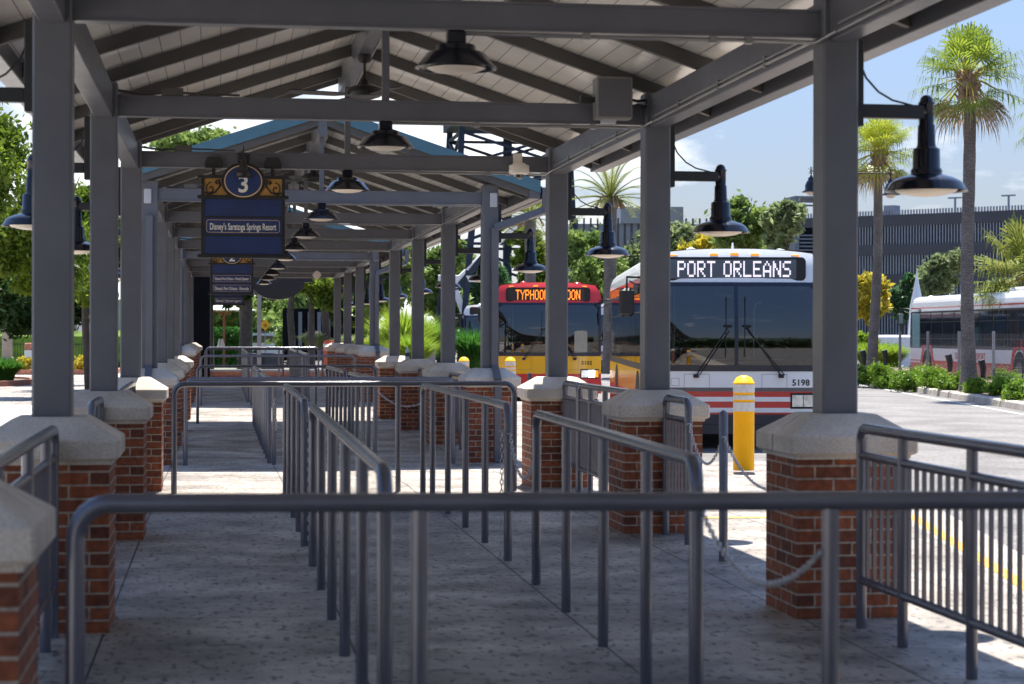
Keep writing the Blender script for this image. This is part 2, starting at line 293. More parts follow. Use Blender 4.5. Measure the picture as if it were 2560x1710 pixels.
# ------------------------------------------------------------------ mesh builder
class MB:
    def __init__(s): s.v = []; s.f = []; s.smooth = []
    def add(s, vs, fs, sm=False):
        o = len(s.v); s.v += [tuple(v) for v in vs]; s.f += [tuple(i + o for i in f) for f in fs]; s.smooth += [sm] * len(fs); return s
    def box(s, x0, x1, y0, y1, z0, z1, b=0):
        if b:
            b = min(b, (x1 - x0) * .45, (y1 - y0) * .45, (z1 - z0) * .45)
            vs = []; 
            for (zz, ins) in ((z0, b), (z0 + b, 0), (z1 - b, 0), (z1, b)):
                for (cx, cy, sx, sy) in ((x0, y0, 1, 1), (x1, y0, -1, 1), (x1, y1, -1, -1), (x0, y1, 1, -1)):
                    pass
                a0, a1, c0, c1 = x0 + ins, x1 - ins, y0 + ins, y1 - ins
                vs += [(a0 + b, c0, zz), (a1 - b, c0, zz), (a1, c0 + b, zz), (a1, c1 - b, zz), (a1 - b, c1, zz), (a0 + b, c1, zz), (a0, c1 - b, zz), (a0, c0 + b, zz)]
            fs = [tuple(range(7, -1, -1)), tuple(range(24, 32))]
            for r in range(3):
                for i in range(8): j = (i + 1) % 8; fs.append((r * 8 + i, r * 8 + j, (r + 1) * 8 + j, (r + 1) * 8 + i))
            return s.add(vs, fs)
        vs = [(x0, y0, z0), (x1, y0, z0), (x1, y1, z0), (x0, y1, z0), (x0, y0, z1), (x1, y0, z1), (x1, y1, z1), (x0, y1, z1)]
        return s.add(vs, [(3, 2, 1, 0), (4, 5, 6, 7), (0, 1, 5, 4), (1, 2, 6, 5), (2, 3, 7, 6), (3, 0, 4, 7)])
    def beam(s, a, b, w, h, up=(0, 0, 1)):        # box from a to b, width w, height h (a,b = centreline)
        a = Vector(a); b = Vector(b); d = (b - a).normalized(); u = Vector(up); sd = d.cross(u).normalized(); u = sd.cross(d)
        vs = []
        for p in (a, b):
            for (i, j) in ((-1, -1), (1, -1), (1, 1), (-1, 1)): vs.append(p + sd * (i * w / 2) + u * (j * h / 2))
        return s.add(vs, [(0, 1, 2, 3), (7, 6, 5, 4), (0, 4, 5, 1), (1, 5, 6, 2), (2, 6, 7, 3), (3, 7, 4, 0)])
    def tube(s, pts, r, n=10, cap=True, closed=False):
        pts = [Vector(p) for p in pts]; m = len(pts); rs = r if isinstance(r, (list, tuple)) else [r] * m
        vs = []; prev = None
        for i, p in enumerate(pts):
            if closed: d = pts[(i + 1) % m] - pts[i - 1]
            else: d = pts[min(i + 1, m - 1)] - pts[max(i - 1, 0)]
            d = d.normalized() if d.length > 1e-9 else Vector((0, 0, 1))
            if prev is None:
                q = Vector((0, 0, 1)) if abs(d.z) < .9 else Vector((1, 0, 0)); a = d.cross(q).normalized()
            else:
                a = (prev - d * prev.dot(d))
                a = a.normalized() if a.length > 1e-6 else d.orthogonal().normalized()
            prev = a; b = d.cross(a)
            for k in range(n): t = 2 * math.pi * k / n; vs.append(p + (a * math.cos(t) + b * math.sin(t)) * rs[i])
        fs = []
        for i in range(m if closed else m - 1):
            i2 = (i + 1) % m
            for k in range(n): k2 = (k + 1) % n; fs.append((i * n + k, i * n + k2, i2 * n + k2, i2 * n + k))
        s.add(vs, fs, True)
        if cap and not closed:
            s.add(vs[:n], [tuple(range(n - 1, -1, -1))]); s.add(vs[-n:], [tuple(range(n))])
        return s
    def lathe(s, prof, c=(0, 0, 0), n=24, sm=True, cap=True):      # prof = [(r, z)...]
        vs = []
        for (r, z) in prof:
            for k in range(n): t = 2 * math.pi * k / n; vs.append((c[0] + r * math.cos(t), c[1] + r * math.sin(t), c[2] + z))
        fs = []
        for i in range(len(prof) - 1):
            for k in range(n): k2 = (k + 1) % n; fs.append((i * n + k, i * n + k2, (i + 1) * n + k2, (i + 1) * n + k))
        s.add(vs, fs, sm)
        if cap:
            for i in (0, len(prof) - 1):
                if prof[i][0] > 1e-4: s.add(vs[i * n:(i + 1) * n], [tuple(range(n))])
        return s
    def prism(s, poly, y0, y1, axis='y'):           # polygon in xz extruded along y (or xy along z, or yz along x)
        n = len(poly); f = {'y': lambda p, t: (p[0], t, p[1]), 'z': lambda p, t: (p[0], p[1], t), 'x': lambda p, t: (t, p[0], p[1])}[axis]
        vs = [f(p, y0) for p in poly] + [f(p, y1) for p in poly]
        return s.add(vs, [tuple(range(n)), tuple(range(2 * n - 1, n - 1, -1))] + [(i, (i + 1) % n + n, i + n) if 0 else (i, i + n, (i + 1) % n + n, (i + 1) % n) for i in range(n)])
    def grid(s, fn, nu, nv, sm=True, flip=False):
        vs = [fn(i / nu, j / nv) for j in range(nv + 1) for i in range(nu + 1)]; fs = []
        for j in range(nv):
            for i in range(nu):
                a = j * (nu + 1) + i; q = (a, a + 1, a + nu + 2, a + nu + 1); fs.append(q[::-1] if flip else q)
        return s.add(vs, fs, sm)
    def mesh(s, name, off=(0, 0, 0)):
        m = bpy.data.meshes.new(name); ox, oy, oz = off
        m.from_pydata([(x - ox, y - oy, z - oz) for x, y, z in s.v], [], s.f)
        m.polygons.foreach_set('use_smooth', s.smooth)
        uv = m.uv_layers.new(name='UVMap'); co = s.v
        for p in m.polygons:
            nx, ny, nz = (abs(c) for c in p.normal)
            for li in p.loop_indices:
                x, y, z = co[m.loops[li].vertex_index]
                uv.data[li].uv = (x, y) if nz > .7 else ((y, z) if nx > ny else (x, z))
        m.update(); return m
def link(name, me, material, parent=None):
    o = bpy.data.objects.new(name, me)
    if material and not me.materials: me.materials.append(M[material] if isinstance(material, str) else material)
    C.objects.link(o)
    if parent: o.parent = parent
    return o
def part(name, mb, material, parent, world=False, label=None):
    o = link(name, mb.mesh(name, parent.location if world else (0, 0, 0)), material, parent)
    if label: o['label'] = label
    return o
def tag(o, label, cat, group=None, kind=None):
    if label: o['label'] = label
    if cat: o['category'] = cat
    if group: o['group'] = group
    if kind: o['kind'] = kind
    return o
def thing(name, label, cat, loc=(0, 0, 0), rz=0, group=None):
    o = bpy.data.objects.new(name, None); C.objects.link(o); o.location = loc; o.rotation_euler = (0, 0, rz); o.empty_display_size = .2
    return tag(o, label, cat, group)
def solo(name, mb, material, label, cat, loc=None, group=None, kind=None):
    me = mb.mesh(name, loc or (0, 0, 0)); o = link(name, me, material)
    if loc: o.location = loc
    return tag(o, label, cat, group, kind)
def struct(name, mb, material): 
    o = link(name, mb.mesh(name), material); o['kind'] = 'structure'; return o
def dup(root, loc, rz=None, label=None, group=None, scale=None):
    r = root.copy(); C.objects.link(r); r.location = loc
    if rz is not None: r.rotation_euler = (0, 0, rz)
    if scale: r.scale = scale
    if label: r['label'] = label
    if group: r['group'] = group
    for ch in list(root.children):
        c = ch.copy(); C.objects.link(c); c.parent = r
        for g in list(ch.children):
            d = g.copy(); C.objects.link(d); d.parent = c
    return r
def text_mb(txt, height, width=None, depth=.003, bold=0):      # lettering in the xz plane facing -y, centred
    cu = bpy.data.curves.new('lettering', 'FONT'); cu.body = txt; cu.size = 1; cu.extrude = 0; cu.offset = bold; cu.resolution_u = 3
    o = bpy.data.objects.new('lettering', cu); C.objects.link(o); bpy.context.view_layer.update()
    me = bpy.data.meshes.new_from_object(o.evaluated_get(bpy.context.evaluated_depsgraph_get()))
    vs = [v.co.copy() for v in me.vertices]; fs = [tuple(p.vertices) for p in me.polygons]
    bpy.data.objects.remove(o); bpy.data.curves.remove(cu); bpy.data.meshes.remove(me)
    xs = [v.x for v in vs]; x0, x1 = min(xs), max(xs); sz = height / .7; sx = (width / (x1 - x0)) if width else sz
    b = MB(); b.add([((v.x - (x0 + x1) / 2) * sx, 0, (v.y - .35) * sz) for v in vs], fs); return b
def shift(b, x=0, y=0, z=0):
    b.v = [(a + x, c + y, d + z) for a, c, d in b.v]; return b

ORD = ['first', 'second', 'third', 'fourth', 'fifth', 'sixth', 'seventh', 'eighth', 'ninth', 'tenth', 'eleventh', 'twelfth']
XL, XR, XC = -.856, 3.338, 1.241
SP = 4.57
SEC = [[5.98, 10.55, 15.12, 19.69], [24.74, 29.31, 33.88, 38.45], [43.6, 48.2, 52.8, 57.4]]
GZ = [(-50, 0), (20, 0), (26, -.10), (38, -.12), (43, .03), (62, .06), (400, .06)]
def gz(y):
    for (a, za), (b, zb) in zip(GZ, GZ[1:]):
        if a <= y <= b: return za + (zb - za) * (y - a) / (b - a)
    return 0
# ------------------------------------------------------------------ ground
b = MB(); b.add([(-900, -60, -.30), (900, -60, -.30), (900, 1500, -.30), (-900, 1500, -.30)], [(0, 1, 2, 3)]); struct('ground', b, 'ground_mix')
b = MB(); b.add([(2.5, -40, -.15), (60, -40, -.15), (75, 130, -.15), (4, 130, -.15)], [(0, 1, 2, 3)]); struct('road', b, 'asphalt')
# saw-toothed edge of the platform beside the bus bays
edge = [(-30, 2.9), (3, 3.55), (11.3, 5.15), (16, 6.1), (24.1, 7.75), (24.1001, 5.25), (28.2, 5.85), (43.3, 8.2), (43.3001, 5.7), (47.7, 6.3), (62, 8.6), (70, 8.6)]
ys = sorted(set([e[0] for e in edge] + [g[0] for g in GZ if -30 < g[0] < 70]))
def ex(y):
    for (a, xa), (c, xc) in zip(edge, edge[1:]):
        if a <= y <= c: return xa + (xc - xa) * (y - a) / (c - a)
b = MB(); kb = MB(); rowv = []
for y in ys:
    x1 = ex(y); z = gz(y); rowv.append([(-9, y, z), (-4, y, z), (x1 - .45, y, z), (x1 - .15, y, z), (x1, y, z - .012), (x1, y, -.3)])
for a, c in zip(rowv, rowv[1:]):
    b.add(a[:3] + c[:3], [(0, 1, 4, 3), (1, 2, 5, 4)]); kb.add(a[2:] + c[2:], [(0, 1, 5, 4), (1, 2, 6, 5), (2, 3, 7, 6)])
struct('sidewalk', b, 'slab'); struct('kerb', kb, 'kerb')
b = MB(); lw = .10      # painted yellow guide lines on the platform
def strip(b, p, q, wd, z=.004):
    p = Vector((p[0], p[1], 0)); q = Vector((q[0], q[1], 0)); n = (q - p).normalized().cross(Vector((0, 0, 1))) * wd / 2
    b.add([(p.x - n.x, p.y - n.y, z), (q.x - n.x, q.y - n.y, z), (q.x + n.x, q.y + n.y, z), (p.x + n.x, p.y + n.y, z)], [(3, 2, 1, 0)])
strip(b, (3.9, 4.0 + 2.9), (5.73, 16), lw); strip(b, (3.75, 16.05), (5.79, 16.05), lw)
struct('road_marking', b, 'line_yellow')
b = MB(); b.add([(-80, 22, .012), (-1.9, 22, .012), (-1.9, 84, .02), (-80, 84, .02)], [(0, 1, 2, 3)]); b.add([(-80, -30, .004), (-4.0, -30, .004), (-4, 22, .012), (-80, 22, .012)], [(0, 1, 2, 3)])
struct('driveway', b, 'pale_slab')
# far kerbed island with the palms, and its mulch
def kx(y): return 17.4 + .18 * (y - 41.4)
b = MB(); m2 = MB()
for y0, y1 in zip(range(26, 92, 3), range(29, 95, 3)):
    a, c = kx(y0), kx(y1); zt = .02
    b.add([(a, y0 + .012, -.16), (a + .03, y0 + .012, zt - .03), (a + .07, y0 + .012, zt), (a + .30, y0 + .012, zt), (c, y1 - .012, -.16), (c + .03, y1 - .012, zt - .03), (c + .07, y1 - .012, zt), (c + .30, y1 - .012, zt)], [(4, 0, 1, 5), (5, 1, 2, 6), (6, 2, 3, 7)])
    m2.add([(a + .30, y0, zt - .01), (a + 2.0, y0, .22), (a + 4.5, y0, .1), (c + .30, y1, zt - .01), (c + 2.0, y1, .22), (c + 4.5, y1, .1)], [(3, 0, 1, 4), (4, 1, 2, 5)])
struct('island_kerb', b, 'kerb'); struct('island_bed', m2, 'mulch')
b = MB()
for y in range(30, 80, 3): strip(b, (kx(y) - .45, y), (kx(y) - .45 + .54, y + 3), .10, -.145)
struct('edge_line', b, 'line_white')
# ------------------------------------------------------------------ shelters
PITCH = 1 / 3.0
def make_shelter(k, ys_, ystart, yend, label):
    root = thing('bus_shelter', label, 'bus shelter', (XC, ys_[0], gz(ys_[0])), group='grey steel shelters along the platform')
    W = lambda n, mb, mt, lab=None: part(n, mb, mt, root, True, lab)
    captop = 1.09 + (.16 if k == 2 else 0)
    for X in (XL, XR):
        for y in ys_:
            b = MB(); b.box(X - .1, X + .1, y - .1, y + .1, captop - .03, 3.385, .012); W('column', b, 'steel')
    for i, y in enumerate(ys_):
        b = MB()
        x0, x1 = XL + .1005, XR - .1005
        b.box(x0, x1, y - .042, y + .042, 3.146, 3.278); b.box(x0, x1, y - .052, y + .052, 3.134, 3.146); b.box(x0, x1, y - .052, y + .052, 3.278, 3.29)
        W('crossbeam', b, 'steel')
        b = MB(); b.box(XC - .028, XC + .028, y - .028, y + .028, 3.29, 3.95, .004); W('king_post', b, 'steel')
    for X in (XL, XR):
        yy = [ystart + .06] + ys_ + [yend - .06]
        for a, c in zip(yy, yy[1:]):
            if c - a < .3: continue
            b = MB(); a2 = a + (.1005 if a in ys_ else 0); c2 = c - (.1005 if c in ys_ else 0)
            b.box(X - .065, X + .065, a2, c2, 3.112, 3.36, .006); W('side_beam', b, 'steel')
    b = MB(); b.box(XC - .055, XC + .055, ystart + .02, yend - .02, 3.95, 4.19); W('ridge_beam', b, 'steel')
    # rafters
    ry = []; y = ys_[0] + .12
    ry = [yy_ for yy_ in [ys_[0] + .12 + SP / 3 * i for i in range(-12, 40)] if ystart + .3 < yy_ < yend - .3]
    ry = [ystart + .05] + ry + [yend - .05]
    half = XR - XC + .46
    zb = lambda dx: 3.385 + PITCH * (XR - XC - dx)
    for y in ry:
        for s in (-1, 1):
            b = MB(); h = .10; w2 = .032; xi = .058
            b.prism([(XC + s * xi, zb(xi)), (XC + s * half, zb(half)), (XC + s * half, zb(half) + h), (XC + s * xi, zb(xi) + h)], y - w2, y + w2); W('rafter', b, 'steel_dark')
    for s in (-1, 1):
        b = MB(); o = half + .14; h = .102; t = .05
        b.prism([(XC, zb(0) + h + .004), (XC + s * o, zb(o) + h + .004), (XC + s * o, zb(o) + h + t), (XC, zb(0) + h + t)], ystart, yend)
        W('roof_deck', b, 'roof_deck')
        b = MB(); b.prism([(XC, zb(0) + h + t + .003), (XC + s * (o + .02), zb(o + .02) + h + t + .003), (XC + s * (o + .02), zb(o + .02) + h + t + .02), (XC, zb(0) + h + t + .02)], ystart - .02, yend + .02)
        W('roof_sheet', b, 'teal')
        for (ya, yb) in ((ystart - .025, ystart - .002), (yend + .002, yend + .025)):
            b = MB(); b.prism([(XC, zb(0) + .085), (XC + s * o, zb(o) + .085), (XC + s * o, zb(o) + .235), (XC, zb(0) + .235)], ya, yb); W('fascia', b, 'teal')
        xo = XC + s * (half + .002); x1_ = xo + s * .14; zz = zb(half) - .03
        b = MB(); b.box(min(xo, x1_), max(xo, x1_), ystart + .002, yend - .002, zz, zz + .135, .006); W('eave_beam', b, 'steel')
        # short lookouts between wall beam and eave
    # gutter and downpipes on the road side
    if k > 0:
        xg = XR + .62
        b = MB(); b.prism([(xg, 3.20), (xg + .09, 3.20), (xg + .13, 3.34), (xg, 3.34)], ystart - .03, yend); W('gutter', b, 'steel')
        b = MB(); yy = ystart + .02; yc = ys_[0] - .145
        pts = [(xg + .05, yy, 3.20), (xg + .05, yy, 3.06), (XR + .05, yc, 2.84), (XR + .05, yc, captop + .02), (XR + .05, yc - .30, captop - .16), (XR + .05, yc - .30, gz(yc) + .01)]
        for p, q in zip(pts, pts[1:]): b.beam(p, q, .085, .085, (0, 1, 0) if abs(p[0] - q[0]) < .01 and abs(p[1] - q[1]) < .01 else (0, .2, 1))
        W('downpipe', b, 'steel')
        b = MB(); pts = [(XL + .0, yc, 2.95), (XL, yc, captop + .02), (XL, yc - .30, captop - .16), (XL, yc - .30, gz(yc) + .01)]
        for p, q in zip(pts, pts[1:]): b.beam(p, q, .085, .085, (0, 1, 0) if abs(p[1] - q[1]) < .01 else (0, .2, 1))
        W('downpipe', b, 'steel')
        for X in (XL - .02, XR + .035):
            b = MB(); b.box(X - .045, X + .045, ys_[0] - .135, ys_[0] - .1005, 3.10, 3.28, .008); W('cover_plate', b, 'plate_grey')
    # conduits
    for i, y in enumerate(ys_):
        b = MB(); zc = 3.118
        b.tube([(XC + .05, y - .03, zc), (XC + 1.0, y - .03, zc - .004), (XR - .35, y - .03, zc), (XR - .13, y - .06, zc - .01), (XR - .085, y - .3, 3.14)] if i else [(XC + .05, y - .03, zc), (XR - .13, y - .03, zc)], .011, 8)
        for xx in (XC + .7, XC + 1.4, XR - .5): b.box(xx - .02, xx + .02, y - .05, y - .01, zc - .02, zc + .014)
        W('conduit', b, 'conduit')
        b = MB(); b.box(XL + .42, XL + .58, y - .045, y + .045, 3.294, 3.35); b.tube([(XL + .1, y, 3.33), (XL + .3, y, 3.305), (XL + .42, y, 3.32)], .011, 6); b.tube([(XL + .58, y, 3.32), (XL + 1.0, y, 3.31)], .009, 6)
        W('junction_box', b, 'steel_dark')
    for a, c in zip(ys_, ys_[1:]):
        b = MB(); xx = XR - .078
        b.tube([(xx, a + .15, 3.15), (xx, a + 1.6, 3.155), (xx, c - .3, 3.14)], .011, 8); b.tube([(xx - .002, a + .15, 3.18), (xx - .002, c - .3, 3.18)], .008, 6)
        for f in (.25, .5, .75): yy = a + (c - a) * f; b.box(xx - .012, xx + .01, yy - .02, yy + .02, 3.135, 3.2)
        W('conduit', b, 'conduit')
        b = MB(); b.tube([(XC + .075, a + .1, 3.97), (XC + .075, c - .1, 3.97)], .012, 8); W('conduit', b, 'conduit')
    return root
make_shelter(0, SEC[0], -4.0, 20.35, 'nearest grey steel bus shelter with beige board ceiling, over the front queue lanes')
make_shelter(1, SEC[1], 24.9 - .45, 39.0, 'middle grey steel shelter with blue roof edge, beyond the sunlit gap')
make_shelter(2, SEC[2], 43.1, 58.0, 'farthest grey steel shelter at the end of the queue lanes')
# ------------------------------------------------------------------ pillars
side_word = {0: 'left', 1: 'right'}
def make_pillar(X, y, captop, label, grp):
    g = gz(y); r = thing('brick_pillar', label, 'brick pillar', (X, y, g), group=grp)
    H, t = .352, .185; h = .303; ct = captop - g; ch = .012
    b = MB(); b.box(-h, h, -h, h, 0, ct - .235); o = part('brick_base', b, 'brick', r)
    b = MB()
    def ring(hw, z, c): return [(-hw + c, -hw, z), (hw - c, -hw, z), (hw, -hw + c, z), (hw, hw - c, z), (hw - c, hw, z), (-hw + c, hw, z), (-hw, hw - c, z), (-hw, -hw + c, z)]
    rs = [ring(.318, ct - .235, .004), ring(.322, ct - .215, .004), ring(H - .012, ct - .212, ch), ring(H, ct - .20, ch), ring(H, ct - .115, ch), ring(H - .006, ct - .108, ch), ring(t, ct - .004, .01), ring(t - .01, ct, .01)]
    vs = [v for q in rs for v in q]; fs = [tuple(range(7, -1, -1)), tuple(range(56, 64))]
    for i in range(7):
        for j in range(8): k = (j + 1) % 8; fs.append((i * 8 + j, i * 8 + k, (i + 1) * 8 + k, (i + 1) * 8 + j))
    b.add(vs, fs); part('stone_cap', b, 'cast_stone', r)
    # mortar seam across the cap
    b = MB(); e = .0025; zz = [(H + e, ct - .20), (H + e, ct - .115), (t + e * .6, ct - .002)]
    for s in (-1, 1):
        for (x1, z1), (x2, z2) in zip(zz, zz[1:]): b.add([(s * x1, -.004, z1), (s * x1, .004, z1), (s * x2, .004, z2 + .001), (s * x2, -.004, z2 + .001)], [(0, 1, 2, 3)])
    part('cap_joint', b, 'rubber', r)
    return r
n = 0
for si, X in enumerate((XL, XR)):
    grp = 'brick pillars of the %s column row' % side_word[si]; i = 0
    for k, S in enumerate(SEC):
        for y in S:
            if si == 1 and y < 6: make_pillar(X, y, 1.09, 'red brick pillar just beyond the right edge, beside the long picket railing', grp); continue
            wd = ORD[i]
            make_pillar(X, y, 1.09 + (.16 if k == 2 else 0), 'red brick pillar with pale stone cap, %s from the front in the %s row' % (wd, side_word[si]), grp); i += 1
# ------------------------------------------------------------------ lamps
def make_pendant():
    r = thing('pendant_lamp', '', 'hanging lamp')
    b = MB(); b.box(-.05, .05, -.05, .05, -.075, 0, .01); part('canopy', b, 'lamp_black', r)
    b = MB(); b.lathe([(.10, -.075), (.105, -.08), (.108, -.105), (.135, -.112), (.155, -.12), (.19, -.165), (.217, -.195), (.219, -.202), (.212, -.20), (.186, -.167), (.15, -.125)], n=40); part('shade', b, 'lamp_black', r)
    b = MB(); b.lathe([(.155, -.186), (.15, -.20), (.12, -.215), (.07, -.224), (.001, -.227)], n=28); part('lens', b, 'lens', r)
    b = MB(); b.tube([(.157 * math.cos(t * .26), .157 * math.sin(t * .26), -.197) for t in range(24)], .005, 6, closed=True); part('lens_ring', b, 'lamp_black', r)
    return r
pend = make_pendant(); first = True; i = 0
for k, S in enumerate(SEC):
    for y in S:
        if y < 6: continue
        lab = 'black dome lamp under the %s crossbeam from the front' % ORD[i]
        if first: pend.location = (XC, y, 3.134); pend['label'] = lab; pend['group'] = 'dome lamps under the crossbeams'; first = False
        else: dup(pend, (XC, y, 3.134), label=lab)
        i += 1
def make_barn(s):
    r = thing('barn_lamp', '', 'wall lamp')     # origin on the column face, z=0 at rim height
    b = MB(); b.box(min(0, s * .045), max(0, s * .045), -.05, .05, .35, .82, .004); part('back_plate', b, 'black', r)
    b = MB(); b.box(min(s * .045, s * .40), max(s * .045, s * .40), -.032, .032, .40, .475, .005); part('arm', b, 'black', r)
    b = MB(); cx = s * .42
    b.lathe([(.001, .535), (.02, .53), (.034, .515), (.040, .495), (.046, .49), (.047, .483), (.041, .478), (.041, .37), (.047, .363), (.050, .26), (.053, .252), (.054, .245), (.068, .238), (.074, .232), (.076, .13), (.083, .123), (.088, .11), (.084, .10), (.094, .092)], (cx, 0, 0), 28); part('stem', b, 'lamp_black', r)
    b = MB(); b.lathe([(.085, .095), (.11, .088), (.155, .074), (.185, .058), (.20, .045), (.212, .02), (.226, .004), (.228, 0), (.222, .001), (.206, .018), (.19, .04), (.10, .07)], (cx, 0, 0), 44); part('shade', b, 'lamp_black', r)
    b = MB(); b.lathe([(.175, .014), (.16, -.002), (.12, -.016), (.06, -.026), (.001, -.028)], (cx, 0, 0), 28); part('lens', b, 'lens', r)
    b = MB(); b.tube([(s * .045, -.01, .68), (s * .07, -.01, .62), (s * .14, -.01, .545), (s * .22, -.01, .50), (s * .34, -.01, .472)], .006, 6); part('cable', b, 'black', r)
    return r
for si, X, s in ((1, XR, 1), (0, XL, -1)):
    proto = make_barn(s); i = 0; grp = 'barn lamps on the %s columns' % side_word[si]; f = True
    for k, S in enumerate(SEC):
        for y in S:
            if y < 6: continue
            lab = 'black barn lamp on a wall arm, on the %s column of the %s row' % (ORD[i + si * 0], side_word[si])
            if f: proto.location = (X + s * .1, y, 2.31); proto['label'] = lab; proto['group'] = grp; f = False
            else: dup(proto, (X + s * .1, y, 2.31), label=lab)
            i += 1
# ceiling fans
def make_fan():
    r = thing('ceiling_fan', '', 'ceiling fan')
    b = MB(); b.lathe([(.06, 0), (.062, -.05), (.045, -.07), (.012, -.075), (.012, -.22), (.04, -.225), (.045, -.26), (.10, -.275), (.155, -.30), (.16, -.35), (.13, -.37), (.08, -.385), (.001, -.39)], n=28); part('motor', b, 'black', r)
    for k in range(4):
        a = k * math.pi / 2 + .35; b = MB(); ca, sa = math.cos(a), math.sin(a)
        def q(rr, t, z): return (rr * ca - t * sa, rr * sa + t * ca, z)
        b.add([q(.15, -.02, -.362), q(.26, -.07, -.37), q(.70, -.08, -.372), q(.72, .06, -.355), q(.26, .055, -.352), q(.15, .02, -.358)], [(0, 1, 4, 5), (1, 2, 3, 4)])
        b.add([q(.15, -.02, -.356), q(.26, -.07, -.364), q(.70, -.08, -.366), q(.72, .06, -.349), q(.26, .055, -.346), q(.15, .02, -.352)], [(5, 4, 1, 0), (4, 3, 2, 1)]); part('blade', b, 'black', r)
    return r
fan = make_fan(); fy = [17.35, 27.0, 31.6, 36.2, 50.5, 55.1]; fl = ['nearest', 'second', 'third', 'fourth', 'fifth', 'farthest']
for i, y in enumerate(fy):
    lab = 'dark grey ceiling fan under the ridge, %s of the fans' % fl[i]
    if i == 0: fan.location = (XC, y, 3.95); fan['label'] = lab; fan['group'] = 'ceiling fans under the ridge'
    else: dup(fan, (XC, y, 3.95), rz=i * .7, label=lab)
# ------------------------------------------------------------------ hanging signs
def make_sign(yb, numeral, lines, label):
    # lines: list of three panel texts; origin at beam, plane y
    r = thing('hanging_sign', label, 'hanging sign', (.22, yb - .085, 2.253), group='blue bay signs hanging from the crossbeams')
    pt = lambda n, mb, mt, p=r: part(n, mb, mt, p)
    b = MB()
    for z, hw, h in ((0, .442, .036), (.575, .442, .036), (.775, .442, .030)): b.box(-hw, hw, -.035, .035, z, z + h, .004)
    for s in (-1, 1): b.box(s * .39 - .015, s * .39 + .015, -.022, .022, .037, .774)
    b.box(-.374, .374, -.018, .018, .212, .23); b.box(-.374, .374, -.018, .018, .39, .408)
    fr = pt('frame', b, 'black')
    for j, (z0, z1) in enumerate(((.408, .574), (.23, .39), (.037, .212))):
        b = MB(); b.box(-.374, .374, -.012, .012, z0 + .0005, z1 - .0005); p = pt('panel', b, 'sign_blue')
        if lines[j]:
            zc = (z0 + z1) / 2; n_ = len(lines[j])
            t = shift(text_mb(lines[j], .064 if n_ < 34 else .052, .64, bold=.012), 0, -.0145, zc - .003); part('lettering', t, 'sign_white', p)
            hw, hh, rr = .352, .060, .02; pts = []
            for cx, cz, a0 in ((hw - rr, hh - rr, 0), (-hw + rr, hh - rr, 90), (-hw + rr, -hh + rr, 180), (hw - rr, -hh + rr, 270)):
                for q in range(4): a = R(a0 + q * 30); pts.append((cx + rr * math.cos(a), -.0135, zc + cz + rr * math.sin(a)))
            b = MB(); b.tube(pts, .0022, 4, closed=True); part('border', b, 'sign_rim', p)
    b = MB(); b.box(-.374, .374, -.006, .006, .612, .774); pt('header', b, 'sign_gold')
    for s in (-1, 1):
        b = MB(); pts = []
        for q in range(26): a = q * .32; rr = .008 + .0021 * q; pts.append((s * (.315 + rr * math.cos(a) * .8), -.014, .675 + rr * math.sin(a)))
        b.tube(pts, .0065, 6); b.tube([(s * .372, -.014, .64), (s * .33, -.014, .622), (s * .27, -.014, .64), (s * .225, -.014, .70), (s * .235, -.014, .765)], .009, 6); b.tube([(s * .255, -.014, .755), (s * .27, -.014, .735), (s * .25, -.014, .72)], .012, 6); pt('scroll', b, 'black')
    def disc(rx, rz, y0, y1, zc=.748):
        b = MB(); n_ = 48; b.prism([(rx * math.cos(2 * math.pi * q / n_), zc + rz * math.sin(2 * math.pi * q / n_)) for q in range(n_)], y0, y1); return b
    pt('oval_board', disc(.212, .182, -.036, .036), 'black'); pt('oval_rim', disc(.184, .157, -.040, -.0365), 'sign_rim'); ob = pt('oval_face', disc(.174, .147, -.044, -.0405), 'sign_blue')
    b = shift(text_mb(numeral, .16, bold=.02), 0, -.047, .722); part('numeral', b, 'sign_white', ob)
    for s in (-1, 1):
        b = MB(); b.prism([(s * .285 + q * .085, z) for q, z in ((-1, .882), (-1, .93), (-.7, .985), (.7, .985), (1, .93), (1, .882))], -.02, .028); b.box(s * .285 - .082, s * .285 + .082, -.06, .14, .872, .8815); pt('saddle', b, 'black')
        b = MB(); b.box(s * .285 - .018, s * .285 + .018, -.015, .015, .8055, .8715); pt('hanger', b, 'black')
    b = MB(); b.lathe([(.012, 0), (.014, -.03), (.033, -.035), (.035, -.085), (.042, -.10), (.062, -.14), (.086, -.205), (.082, -.205), (.03, -.10)], (0, -.13, .985), 20); b.tube([(0, .02, 1.06), (0, -.06, 1.09), (0, -.12, 1.06), (0, -.13, .98)], .009, 6); b.box(-.055, .055, .0, .03, .93, 1.03, .01); pt('spotlight', b, 'black')
    return r
make_sign(19.69, '3', ['', "Disney's Saratoga Springs Resort", ''], 'blue and black hanging sign with oval 3 and one lettered panel')
make_sign(38.45, '2', ['', "Disney's Port Orleans - French Quarter", "Disney's Port Orleans - Riverside"], 'blue hanging sign with two lettered panels, partly hidden behind the nearest sign')
make_sign(52.8, '1', ['', '', "Disney's Typhoon Lagoon"], 'farthest blue hanging sign, mostly hidden behind two others')
